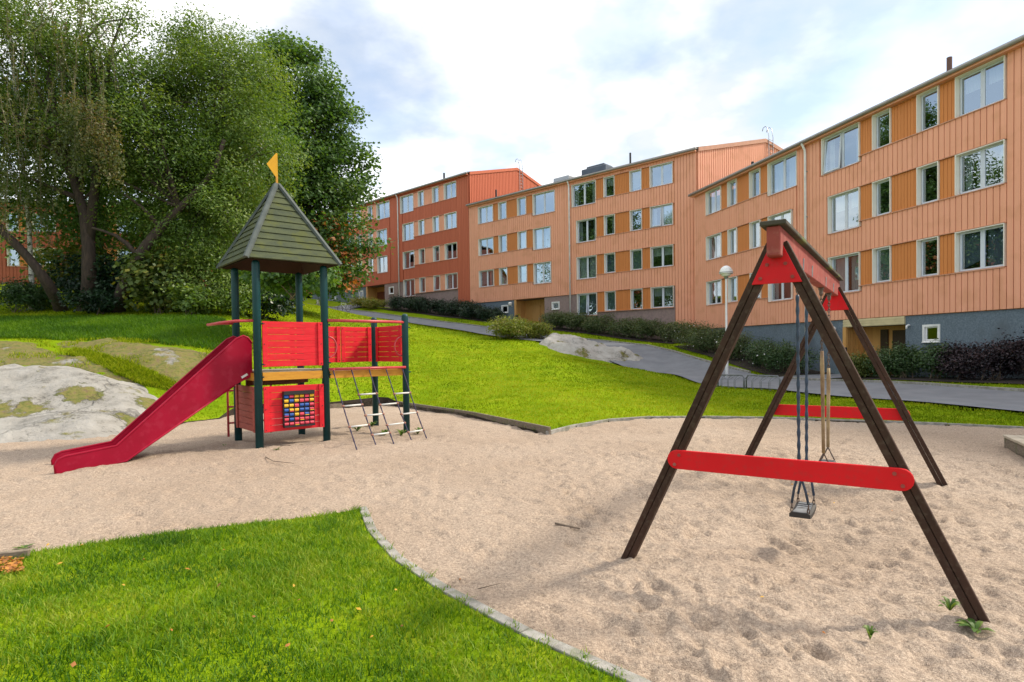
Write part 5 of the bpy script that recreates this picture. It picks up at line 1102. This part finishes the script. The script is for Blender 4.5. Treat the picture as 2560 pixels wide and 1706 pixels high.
Ps = np.concatenate(strands); V, Fq = leaf_arrays(Ps, .10, .6, r4, upbias=0, hang=1.5); tint = np.repeat(r4.random(len(Ps))*.6+np.clip((vnoise(Ps[:, 0]*1.1, Ps[:, 2]*.8, 4)-.35)*1.1, 0, .4), 4); mesh_np('crown', V, Fq, M_['birch_leaf'], t4, attr={'tint': tint})
# trees behind and outside the left edge (seen in gaps and in the window panes)
def plain_tree(name, label, base, h, r_, n, seed, mt, group):
    t = thing(name, label, 'tree', base, group); rr_ = np.random.default_rng(seed); tk = MB(); b = np.array(base); limb(tk, [b-up*.3, b+up*h*.3+rr_.normal(size=3)*.2, b+up*h*.6+rr_.normal(size=3)*.3, b+up*h*.9], .25, .04)
    lob = [(b[0]+rr_.normal()*r_*.45, b[1]+rr_.normal()*r_*.45, b[2]+h*q, r_*rr_.uniform(.5, .75), r_*rr_.uniform(.5, .7)) for q in (.3, .4, .5, .55, .65, .72, .8, .9)]
    branches(tk, lob, [b+up*h*.3, b+up*h*.6], rr_, 14); tk.build('trunk', M_['bark'], t, smooth=True); crown(t, lob, n, .24, .55, mt, seed, cr_=.5, gap=.3)
def gpt(x, y): return np.array([x, y, tz(x, y)])
bgx = 'trees closing the left side'
plain_tree('background_tree', 'shaded tree crown filling the gap behind the old leaning trunks', gpt(-21.5, 31.5), 11, 4.6, 22000, 71, M_['maple_leaf'], bgx)
plain_tree('background_tree', 'dark tree between the big round tree and the maple', gpt(-15.6, 34), 9.5, 4.0, 20000, 72, M_['maple_leaf'], bgx)
plain_tree('background_tree', 'tree standing just outside the left edge beyond the pale rock', gpt(-29, 26), 12, 5, 16000, 73, M_['willow_leaf'], bgx)
plain_tree('background_tree', 'tree far out to the left across from the middle building', gpt(-38, 36), 13, 5.5, 16000, 74, M_['maple_leaf'], bgx)
plain_tree('background_tree', 'tree to the left of the viewer beyond the near lawn', gpt(-34, 15), 12, 5, 14000, 75, M_['willow_leaf'], bgx)
# undergrowth below the trees
def shrub(name, label, base, rx, h, n, size, asp, mt, seed, group, lobes_n=5, cat='shrub', **kw):
    t = thing(name, label, cat, base, group); r = np.random.default_rng(seed); b = np.array(base); lob = [(b[0]+r.uniform(-.55, .55)*rx, b[1]+r.uniform(-.5, .5)*rx, b[2]+h*r.uniform(.38, .66), rx*r.uniform(.5, .7), h*r.uniform(.30, .40)) for _ in range(lobes_n)]
    st = MB()
    for l in lob: limb(st, [b+r.normal(size=3)*np.array([.12, .12, 0])-up*.05, (b+np.array(l[:3]))/2+r.normal(size=3)*.08, np.array(l[:3])], .022, .008, 5)
    st.build('stems', M_['twig'], t); kw.setdefault('cr_', .15); kw.setdefault('cl', 16); kw.setdefault('shell', .35); crown(t, lob, n, size, asp, mt, seed, **kw); return t
ug = 'undergrowth below the left trees'
shrub('undergrowth_shrub', 'yellowing maple sapling right of the leaning trunks', hit(395, 785), 1.25, 2.5, 2600, .20, .85, M_['sapling_leaf'], 81, ug, cr_=.3)
shrub('undergrowth_shrub', 'low green bush under the big round tree beside the lawn', hit(470, 788), 1.0, 1.3, 3000, .15, .6, M_['willow_leaf'], 82, ug)
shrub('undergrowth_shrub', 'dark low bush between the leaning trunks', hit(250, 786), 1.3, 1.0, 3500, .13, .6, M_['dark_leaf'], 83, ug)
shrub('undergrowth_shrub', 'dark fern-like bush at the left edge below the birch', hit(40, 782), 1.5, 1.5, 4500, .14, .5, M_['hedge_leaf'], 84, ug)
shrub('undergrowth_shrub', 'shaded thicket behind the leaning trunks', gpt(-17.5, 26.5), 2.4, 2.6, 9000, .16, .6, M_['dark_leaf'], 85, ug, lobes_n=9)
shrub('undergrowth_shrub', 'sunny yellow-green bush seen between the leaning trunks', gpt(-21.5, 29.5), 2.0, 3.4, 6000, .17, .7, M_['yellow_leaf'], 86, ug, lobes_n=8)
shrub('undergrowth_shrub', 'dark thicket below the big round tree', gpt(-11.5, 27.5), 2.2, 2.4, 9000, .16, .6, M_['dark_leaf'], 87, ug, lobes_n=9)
shrub('undergrowth_shrub', 'dark bush on the crest of the lawn behind the tower posts', hit(735, 745, 20, 70), 1.8, 2.0, 5000, .18, .7, M_['maple_leaf'], 88, ug, lobes_n=7)

# hedges and shrubs by the buildings
hg = 'hedge along the nearest building'
names = [('light green low hedge shrub right of the porch of the nearest building', 19.75, .70, 1.15, 'yellowish'), ('green hedge shrub next to the light green one', 18.75, .8, 1.45, 'hedge_leaf'), ('green hedge shrub below the small square plinth window', 17.75, .8, 1.5, 'hedge_leaf'), ('last green hedge shrub before the purple ones', 16.7, .8, 1.5, 'hedge_leaf'), ('first dark purple hedge shrub after the green ones', 15.65, .8, 1.55, 'purple_leaf'), ('dark purple hedge shrub second from the green ones', 14.6, .8, 1.55, 'purple_leaf'), ('dark purple hedge shrub near the right edge', 13.5, .8, 1.6, 'purple_leaf'), ('dark purple hedge shrub cut by the right edge', 12.4, .8, 1.55, 'purple_leaf'), ('dark purple hedge shrub just outside the right edge', 11.3, .8, 1.5, 'purple_leaf')]
M_['yellowish'] = leaf_mat('light_hedge_leaf', [(.04, .07, .012), (.075, .11, .02), (.12, .15, .03), (.17, .17, .05)], .3)
for i, (lb, s, rx, h, mt) in enumerate(names): shrub('hedge_shrub', lb, gpt(*WR(s, 1.1)[:2]), rx, h*.88, 5200, .085, .55, M_[mt], 200+i, hg, lobes_n=8)
names = [('bushy shrub with small white flowers left of the porch path', 23.6, 1.15, 1.35), ('dark green flowering shrub beside the path left of the porch', 25.0, 1.1, 1.4), ('shrub between the lamp post and the flowering shrubs', 27.2, 1.0, 1.35), ('twiggy shrub behind the lamp post', 29.3, 1.2, 1.5), ('twiggy shrub where the nearest and middle buildings meet', 31.0, 1.1, 1.6)]
for i, (lb, s, rx, h) in enumerate(names):
    t = shrub('flowering_shrub', lb, gpt(*WR(s, 1.7)[:2]), rx, h, 6500, .09, .5, M_['rose_leaf'] if i > 1 else M_['hedge_leaf'], 230+i, 'shrubs left of the porch', lobes_n=9)
    rf_ = np.random.default_rng(i+900); b = WR(s, 1.7); q = np.stack([b[0]+rf_.normal(size=14)*rx*.5-nR[0]*.6, b[1]+rf_.normal(size=14)*rx*.5-nR[1]*.6, tz(b[0], b[1])+rf_.uniform(.35, h*.9, 14)], -1); V, Fq = leaf_arrays(q, .075, 1.0, rf_); mesh_np('flowers', V, Fq, M_['white'], t)
names = ['shrub in front of the lowest right-hand windows of the middle building', 'second shrub uphill along the middle building', 'third shrub uphill along the middle building', 'fourth shrub uphill along the middle building', 'fifth shrub uphill, below the white downpipe of the middle building', 'uppermost shrub of the row, next to the middle building porch']
for i, (lb, s) in enumerate(zip(names, (17.9, 19.7, 21.5, 23.4, 25.4, 27.4))): shrub('clipped_shrub', lb, gpt(*WM(s, 1.5)[:2]), 1.2, 1.4, 6500, .10, .5, M_['rose_leaf'], 260+i, 'shrub row below the middle building', lobes_n=9, shell=.5)
names = ['lowest shrub of the dark hedge, by the small white plinth window', 'second shrub of the dark hedge from its lower end', 'third shrub of the dark hedge from its lower end', 'fourth shrub of the dark hedge, below the red corner pier', 'fifth shrub of the dark hedge from its lower end', 'sixth shrub of the dark hedge from its lower end', 'seventh shrub of the dark hedge from its lower end', 'uppermost shrub of the dark hedge, below the red building downpipe']
for i, (lb, s) in enumerate(zip(names, (34.2, 35.8, 37.4, 39.0, 40.6, 42.2, 43.9, 45.6))): shrub('dark_hedge_shrub', lb, gpt(*WM(s, 1.6)[:2]), 1.25, 1.5 if i else 1.1, 5200, .13, .5, M_['dark_leaf'], 290+i, 'dark hedge below the red-orange building', lobes_n=8)
shrub('garden_shrub', 'pale yellow-green shrub beside the porch of the red-orange building', gpt(*WM(50.3, 3.2)[:2]), 1.3, 1.0, 3000, .13, .6, M_['yellow_leaf'], 321, 'pale shrubs by the upper porch')
shrub('garden_shrub', 'pale yellow-green shrub between the upper porch and the dark hedge', gpt(*WM(47.8, 3.0)[:2]), 1.3, 1.0, 3000, .13, .6, M_['yellow_leaf'], 322, 'pale shrubs by the upper porch')
shrub('lawn_shrub', 'larger yellow-green rounded shrub on the lawn edge by the path', hit(1278, 848), 1.75, 1.35, 9000, .11, .6, M_['lawnshrub_leaf'], 331, 'yellow-green shrubs on the lawn', lobes_n=14)
shrub('lawn_shrub', 'smaller yellow-green rounded shrub beside the flat grey rock', hit(1343, 848), 1.0, 1.15, 5000, .11, .6, M_['lawnshrub_leaf'], 332, 'yellow-green shrubs on the lawn', lobes_n=9)
# soil beds
def bed(name, a, b, c, d): 
    a, b, c, d = (np.array(q, float) for q in (a, b, c, d)); n = 16; V = []
    for i in range(n):
        for j in range(6): t_, q = i/(n-1), j/5; V.append((a*(1-t_)+b*t_)*(1-q)+(d*(1-t_)+c*t_)*q)
    V = drape(V, .04); tag(mesh_np(name, V, [(i*6+j, i*6+j+1, (i+1)*6+j+1, (i+1)*6+j) for i in range(n-1) for j in range(5)], M_['soil']), kind='structure')
bed('planting_bed', WR(4, .05), WR(20.4, .05), WR(20.4, 2.0), WR(4, 2.0)); bed('planting_bed', WR(22.4, .05), WR(32.5, .05), WR(32.5, 2.3), WR(22.6, 2.7)); bed('planting_bed', WM(17.5, .05), WM(28.6, .05), WM(28.6, 2.7), WM(17.5, 2.7)); bed('planting_bed', WM(33.6, .05), WM(48, .05), WM(48, 2.7), WM(33.6, 2.7))

# ------------------------------------------------------------------ street lamp, bicycle rack, bicycle
lb = hit(1817, 943, 15, 60); lb = dep(1817, 943, 27.0); lb[2] = tz(lb[0], lb[1])
sl_ = thing('street_lamp', 'white park lamp post with dome hood beside the path', 'street lamp', lb); lh = 1.6+(863-690)*27/1500-lb[2]
MB().lathe(lb, [(.075, -.2), (.075, .9), (.05, .95), (.045, lh-.05), (.035, lh)], 12).build('pole', M_['white'], sl_, smooth=True)
MB().lathe(lb+up*lh, [(.03, -.12), (.09, -.08), (.09, 0.02), (.12, .05)], 12).build('collar', M_['galv'], sl_, smooth=True)
M_['rack2'] = mat('lamp_band', (.10, .13, .17), rough=.35)
MB().lathe(lb+up*lh, [(.10, .0), (.18, .02), (.21, .07), (.21, .13), (.18, .15)], 20).build('lamp_globe', M_['casing'], sl_, smooth=True)
MB().lathe(lb+up*lh, [(.295, .12), (.30, .15), (.29, .22), (.24, .34), (.16, .43), (.07, .48), (.01, .49)], 20).build('hood', M_['white'], sl_, smooth=True)
for z_ in (.17, .24, .31): MB().lathe(lb+up*(lh+z_), [(.305-(z_-.17)*.42, 0), (.305-(z_-.17)*.42, .018)], 20).build('hood_ring', M_['rack2'], sl_)
M_['rack'] = mat('dull_rack_steel', (0.15, 0.16, 0.175), (0.11, 0.12, 0.13), scale=12, rough=0.5)
def rack(label, A, B):
    t = thing('bicycle_rack', label, 'bicycle rack', A, 'bicycle racks by the path'); d_ = B-A; L = np.linalg.norm(d_); d_ /= L; out = np.array([d_[1], -d_[0], 0]); h = .5
    MB().tube([A+up*.0, A+up*(h-.1), A+up*h+d_*.1, B+up*h-d_*.1, B+up*(h-.1), B], .028, 8).build('frame', M_['rack'], t, smooth=True)
    MB().tube([A+up*.04-out*.3, B+up*.04-out*.3], .02, 6).build('ground_rail', M_['rack'], t)
    n = 4
    for i in range(n):
        c = A+d_*L*(i+.7)/n; MB().tube([c+up*h, c+out*.22+up*(h-.04), c+out*.34+up*(h-.18), c+out*.34+up*.12, c+out*.30+up*.04, c+out*.30+up*.04+d_*.06, c+out*.34+up*.12+d_*.06, c+out*.34+up*(h-.18)+d_*.06, c+up*h+d_*.06], .009, 6).build('wheel_hoop', M_['rack'], t)
    return t
A = dep(1862, 972, 21.3); A[2] = tz(A[0], A[1])
def on(px, py, d_): P = dep(px, py, d_); P[2] = tz(P[0], P[1]); return P
rack('left steel bicycle rack with bent hoops beside the path', on(1795, 960, 23.0), on(1860, 972, 21.6)); rack('right steel bicycle rack with bent hoops seen through the swing frame', on(1866, 972, 21.4), on(1950, 985, 19.8))
# small turf island edged with timber by the rack
def bicycle(label, c, ang):
    t = thing('bicycle', label, 'bicycle', c, 'bicycles parked on the upper path'); f_ = np.array([math.cos(ang), math.sin(ang), 0]); sdv = np.array([-f_[1], f_[0], 0]); P = lambda x, z, y=0: c+f_*x+up*z+sdv*y
    for x in (-.52, .52):
        w = MB().tube([P(x+.33*math.cos(q), .345+.33*math.sin(q)) for q in np.linspace(0, 2*math.pi, 25)[:-1]], .018, 6, closed=True).build('tyre', M_['black'], t); rm = MB()
        for q in np.linspace(0, math.pi, 7)[:-1]: rm.tube([P(x-.31*math.cos(q), .345-.31*math.sin(q)), P(x+.31*math.cos(q), .345+.31*math.sin(q))], .003, 4)
        rm.build('spokes', M_['galv'], w)
    fr = MB()
    for a, b in (((-.52, .345), (-.08, .32)), ((-.08, .32), (-.2, .78)), ((-.2, .78), (-.52, .345)), ((-.08, .32), (.38, .72)), ((-.18, .7), (.36, .80)), ((.36, .86), (.40, .66)), ((.40, .66), (.52, .345))): fr.tube([P(*a), P(*b)], .017, 6)
    fr.build('frame', M_['white'], t); MB().obox(P(-.22, .88), f_*.13, sdv*.06, up*.025).build('saddle', M_['black'], t, bevel=.02); MB().tube([P(-.2, .78), P(-.22, .87)], .013, 6).build('seat_post', M_['galv'], t)
    MB().tube([P(.22, 1.0, -.26), P(.34, 1.02, -.2), P(.36, .98, 0), P(.34, 1.02, .2), P(.22, 1.0, .26)], .013, 6).build('handlebar', M_['black'], t); MB().obox(P(-.5, .74), f_*.18, sdv*.05, up*.012).build('carrier', M_['black'], t)
bicycle('white framed bicycle standing on the upper path', gpt(*WM(46.6, 7.2)[:2])+up*.05, math.atan2(dM[1], dM[0])+.15)
bicycle('second bicycle further up the path, half hidden by leaves', gpt(*WM(51.5, 6.9)[:2])+up*.05, math.atan2(dM[1], dM[0])-.3)

# ------------------------------------------------------------------ timber platform at the right edge
pf = thing('timber_platform', 'low timber platform corner at the right edge of the sand', 'platform', gp(2530, 1125))
c0 = atz(2510, 1067, .22); cdir = np.array([.80, -.60, 0]); cdv = np.array([.9, .3, 0]); 
p_n = gp(2513, 1118); p0 = np.array([p_n[0], p_n[1], -.1]); e1 = (atz(2600, 1172, -.08)-p0); e1[2] = 0; e1 /= np.linalg.norm(e1); e2 = np.array([-e1[1], e1[0], 0])
e2 = e2 if e2[0] > 0 else -e2
for i, (za, zb) in enumerate(((-.12, .04), (.045, .20), )):
    MB().obox(p0+e1*1.0+e2*.03+up*((za+zb)/2+.02), e1*1.0, e2*.03, up*(zb-za)/2).build('side_beam', M_['timber'], pf, bevel=.01); MB().obox(p0+e2*1.0-e1*.03+up*((za+zb)/2+.02), e1*.03, e2*1.0, up*(zb-za)/2).build('end_beam', M_['timber'], pf, bevel=.01)
M_['greywood'] = mat('sun_bleached_planks', (.46, .40, .31), (.36, .31, .24), scale=4, rough=.9)
for i in range(8): MB().obox(p0+e1*.98+e2*(.06+i*.15)+up*.245, e1*1.06, e2*.072, up*.02).build('plank', M_['greywood'], pf, bevel=.005)

# ------------------------------------------------------------------ grass
GR = leaf_mat('grass_blade', [(.030, .095, .003), (.085, .19, .005), (.155, .27, .008), (.29, .34, .04)], .35, rough=.55, spec=.25)
def blades(name, P, h, w, seed, mt, tint=None, lean_=.5, nseg=1):
    r = np.random.default_rng(seed); n = len(P); h = h*r.uniform(.5, 1.25, n); a = r.uniform(0, 2*math.pi, n); wd = np.stack([np.cos(a), np.sin(a), 0*a], -1)*(w*r.uniform(.7, 1.3, n))[:, None]; b = r.uniform(0, 2*math.pi, n); ln = (h*r.uniform(.05, lean_*1.6, n))[:, None]*np.stack([np.cos(b), np.sin(b), 0*b], -1)
    mid = P+ln*.35+np.stack([0*h, 0*h, h*.6], -1); tip = P+ln+np.stack([0*h, 0*h, h*.95], -1)
    V = np.stack([P-wd, P+wd, mid+wd*.75, mid-wd*.75, tip], 1).reshape(-1, 3); i = np.arange(n)*5
    # quad + tip as two quads sharing the tip (degenerate-free): base quad, tip triangle stored as separate mesh list
    T1 = np.stack([i, i+1, i+2], -1); T2 = np.stack([i, i+2, i+3], -1); T3 = np.stack([i+3, i+2, i+4], -1)
    if tint is None: tint = r.random(n)
    return mesh_np(name, V, np.concatenate([T1, T2, T3]), mt, attr={'tint': np.repeat(tint, 5)})
rg = np.random.default_rng(500)
def scatter(n, x0, x1, y0, y1, f):
    x = rg.uniform(x0, x1, n); y = rg.uniform(y0, y1, n); m_ = f(x, y); return x[m_], y[m_]
x, y = scatter(330000, -7.2, 2.2, 1.5, 6.5, lambda x, y: in_poly(x, y, N_r) & (np.abs(x) < .95*y+.4))
dens_ = vnoise(x*2.2, y*2.2, 21); k = rg.random(len(x)) < .45+.6*dens_; x, y = x[k], y[k]
kd = np.sqrt(((np.stack([x, y], -1)[:, None]-near_kerb[None, ::2, :2])**2).sum(-1).min(1)) if len(x) < 50000 else np.concatenate([np.sqrt(((np.stack([x[i:i+20000], y[i:i+20000]], -1)[:, None]-near_kerb[None, :, :2])**2).sum(-1).min(1)) for i in range(0, len(x), 20000)])
k = kd > .09+.05*rg.random(len(kd)); x, y = x[k], y[k]
tint = np.clip(.05+.62*vnoise(x*1.3, y*1.3, 31)+.5*(vnoise(x*4.5, y*4.5, 33)-.3)+.24*rg.normal(size=len(x)), 0, 1); hh = .028+.05*vnoise(x*1.7, y*1.7, 32)*vnoise(x*6, y*6, 34)+.02*vnoise(x*3, y*3, 35)
tag(blades('near_grass', np.stack([x, y, sandz(x, y)+.04], -1), hh, .0033, 501, GR, tint, .8), 'short green grass of the near lawn in the foreground', 'grass', kind='stuff')
x, y = scatter(120000, -12, 4, -1, 6.6, lambda x, y: in_poly(x, y, N_r) & (np.abs(x) >= .95*y+.4) & (np.abs(x) < 1.4*np.maximum(y, 0)+3.5))
tint = np.clip(.05+.62*vnoise(x*1.3, y*1.3, 31)+.5*(vnoise(x*4.5, y*4.5, 33)-.3)+.24*rg.normal(size=len(x)), 0, 1)
tag(blades('near_grass', np.stack([x, y, sandz(x, y)+.04], -1), .055, .0045, 506, GR, tint, .8), 'short green grass beside the frame at the left end of the near lawn', 'grass', kind='stuff')
# lawn beyond the sand
def far_ok(x, y): return (~in_poly(x, y, S_out_r)) & (np.abs(x) < .98*y+1)
y = 10.4*(50/10.4)**rg.random(330000); x = rg.uniform(-1, 1, len(y))*(.92*y+1); k = far_ok(x, y) & (y-.0*x < 50); x, y = x[k], y[k]
def on_path(x, y):
    return in_poly(x, y, PATH_POLY)
k = ~on_path(x, y) & ((x*nR[0]+y*nR[1]) < kR-2.0) & ((x*nM[0]+y*nM[1]) < kM-2.7)
for pl_ in ROCKS: k &= ~in_poly(x, y, pl_+(pl_-pl_.mean(0))*.06)
x, y = x[k], y[k]
tint = np.clip(.52+.6*(vnoise(x*.45, y*.45, 41)-.5)+.6*(vnoise(x*1.9, y*1.9, 42)-.5)+.2*rg.normal(size=len(x)), 0, 1)
GR2 = leaf_mat('lawn_blade', [(.080, .135, .004), (.160, .235, .006), (.24, .305, .008), (.31, .325, .03)], .35, rough=.8, spec=.05)
z = np.maximum(TZ(x, y), sandz(x, y)+.03)
tag(blades('lawn_grass', np.stack([x, y, z-.01], -1), .045+.0006*y, .0006*y, 502, GR2, tint, .8), 'sunlit mown lawn rising from the sand to the path', 'grass', kind='stuff')
# longer grass along the trees and between the rocks
q = [hit(*p) for p in ((-160, 850), (150, 852), (300, 851), (420, 864), (560, 885), (600, 860), (560, 800), (420, 795), (200, 795), (-160, 800))]; tp = np.array([p[:2] for p in q]); lo, hi = tp.min(0), tp.max(0)
x, y = scatter(90000, lo[0], hi[0], lo[1], hi[1], lambda x, y: in_poly(x, y, tp)); tint = np.clip(.02+.42*vnoise(x*.8, y*.8, 51)+.15*rg.normal(size=len(x)), 0, 1)  # low tint range puts the trees' shade into the blade colour
tag(blades('long_grass', np.stack([x, y, TZ(x, y)-.02], -1), .17, .010, 503, GR, tint, .7), 'longer shade-tinted grass between the trees and the mossy rock', 'grass', kind='stuff')
q = [hit(*p) for p in ((165, 888), (260, 925), (350, 965), (450, 985), (455, 970), (380, 935), (280, 898), (190, 876))]; tp = np.array([p[:2] for p in q]); lo, hi = tp.min(0), tp.max(0)
x, y = scatter(30000, lo[0], hi[0], lo[1], hi[1], lambda x, y: in_poly(x, y, tp)); tag(blades('rock_grass', np.stack([x, y, TZ(x, y)-.0], -1), .13, .009, 504, GR2, None, .7), 'strip of bright grass growing between the two mossy rocks', 'grass', kind='stuff')

mx_ = []; 
for pl_ in ROCKS[1:3]:
    lo, hi = pl_.min(0), pl_.max(0); x, y = scatter(9000, lo[0], hi[0], lo[1], hi[1], lambda x, y: in_poly(x, y, pl_) & (vnoise(x*1.6, y*1.6, 61) > .55)); mx_.append(np.stack([x, y, TZ(x, y)+.07], -1))
mp_ = np.concatenate(mx_); tag(blades('ledge_grass', mp_, .09, .008, 505, GR2, np.clip(.6+.3*rg.normal(size=len(mp_)), 0, 1), .8), 'thin dry grass tufts on the mossy rock ledges', 'grass', kind='stuff')
# ------------------------------------------------------------------ small things on the ground
def weed(label, c, r_, n, seed, mt, h=.12, cat='weed', group='weeds in the sand'):
    t = None; r = np.random.default_rng(seed); V = []; Fs = []
    for i in range(n):
        a = r.uniform(0, 2*math.pi); L = r_*r.uniform(.6, 1.1); d_ = np.array([math.cos(a), math.sin(a), 0]); s_ = np.array([-d_[1], d_[0], 0]); b = len(V); w = L*.16; hz = h*r.uniform(.5, 1.1)
        P = [c+d_*L*q+up*(hz*math.sin(q*2.2)*.9+.005) for q in (0.03, .3, .6, .85, 1.0)]; W_ = [.25, .9, 1.0, .6, .05]
        for p, ww in zip(P, W_): V += [p-s_*w*ww, p+s_*w*ww]
        Fs += [(b+2*k, b+2*k+1, b+2*k+3, b+2*k+2) for k in range(4)]
    o = mesh_np('weed', np.array(V)-c, np.array(Fs), mt, attr={'tint': np.repeat(r.random(n), 10)}); o.location = c; return tag(o, label, cat, group)
WD = leaf_mat('weed_leaf', [(.05, .11, .02), (.09, .17, .03), (.16, .22, .05)], .3)
def gs(px, py): return gp(px, py)
weed('bright green dandelion left of the near right swing leg', gs(2375, 1530), .075, 14, 1, WD, .08); weed('grey-green thistle rosette at the foot of the near right swing leg', gs(2440, 1580), .105, 18, 2, WD, .05)
weed('tiny yellow-green grass tuft in the sand near the right swing leg', gs(2175, 1603), .05, 14, 3, WD, .09)
for i, (p, lb) in enumerate((((893, 1079), 'leafy weed left of the rope net foot'), ((962, 1090), 'broad weed below the middle of the rope net'), ((1003, 1091), 'upright weed beside the green bridge post'), ((1045, 1086), 'weed clump at the right rope of the net'), ((930, 1068), 'small weed behind the rope net'), ((693, 1128), 'little weed below the bead panel'), ((560, 1120), 'sparse weed left of the tower front post'))):
    weed(lb, gs(*p), .15 if i < 5 else .07, 14 if i < 5 else 8, 10+i, WD, .13 if i < 5 else .06)
weed('flat weed patch on the sand at the left end of the near lawn', gs(60, 1372), .09, 14, 30, WD, .02)
def stick(label, pts_, r0): t = thing('stick', label, 'stick', pts_[0], 'sticks on the sand'); limb_ = MB(); limb(limb_, pts_, r0, r0*.5, 6); limb_.build('twig', M_['twig'], t, smooth=True)
stick('short brown stick lying on the open sand', [gs(1388, 1314)+up*.02, gs(1418, 1320)+up*.025, gs(1450, 1326)+up*.015], .012)
stick('thin curved twig on the sand beside the near kerb', [gs(1195, 1478)+up*.015, gs(1225, 1476)+up*.02, gs(1255, 1464)+up*.02], .004)
stick('thin branching twig on the sand in front of the tower', [gs(664, 1146)+up*.02, gs(680, 1158)+up*.02, gs(735, 1162)+up*.02], .007)
stick('dark twig lying by the right tower post', [gs(700, 1119)+up*.02, gs(730, 1116)+up*.03, gs(757, 1115)+up*.02], .012)
FL = leaf_mat('fallen_leaf', [(.55, .30, .03), (.62, .40, .06), (.42, .16, .03), (.30, .12, .04)], .2)
rl = np.random.default_rng(77); cand = [(897, 1555), (548, 1492), (735, 1494), (930, 1628), (748, 1532), (310, 1492), (205, 1387), (120, 1386), (470, 1450), (990, 1505), (830, 1585), (635, 1575), (360, 1425), (150, 1435), (430, 1610), (720, 1650), (1005, 1600), (560, 1400), (270, 1600), (185, 1700)]
for i, p in enumerate(cand):
    c = gp(*p)+up*.085; V, Fq = leaf_arrays(np.zeros((1, 3)), .040, .6, rl, upbias=2); V = np.vstack([V, [[0, 0, .008]]]); o = mesh_np('fallen_leaf', V, np.array([(0, 1, 4), (1, 2, 4), (2, 3, 4), (3, 0, 4)]), FL, attr={'tint': np.full(5, rl.random())}); o.location = c; tag(o, 'yellow fallen leaf lying on the near lawn', 'leaf', 'fallen leaves on the near lawn')
for i, p in enumerate(((1150, 1455), (1175, 1640), (1480, 1640), (2020, 1240), (2085, 1262), (2230, 1282), (1980, 1215), (2290, 1290), (2060, 1590), (1905, 1500))):
    c = gp(*p)+up*.02; V, Fq = leaf_arrays(np.zeros((1, 3)), .034, .6, rl, upbias=2); V = np.vstack([V, [[0, 0, .008]]]); o = mesh_np('fallen_leaf', V, np.array([(0, 1, 4), (1, 2, 4), (2, 3, 4), (3, 0, 4)]), FL, attr={'tint': np.full(5, rl.random())}); o.location = c; tag(o, 'dry fallen leaf lying on the sand', 'leaf', 'fallen leaves on the sand')
LP = np.array([gp(a_, b_) for a_, b_ in zip(rl.uniform(-70, 58, 420), rl.uniform(1416, 1452, 420))]); LP[:, 2] += .05+rl.uniform(0, .04, 420); V, Fq = leaf_arrays(LP, .045, .7, rl, upbias=1.5); mesh_l = mesh_np('leaf_litter', V, Fq, FL, attr={'tint': np.repeat(rl.uniform(.5, 1, 420), 4)}); tag(mesh_l, 'brown leaf litter at the left end of the near lawn', 'leaves', kind='stuff')
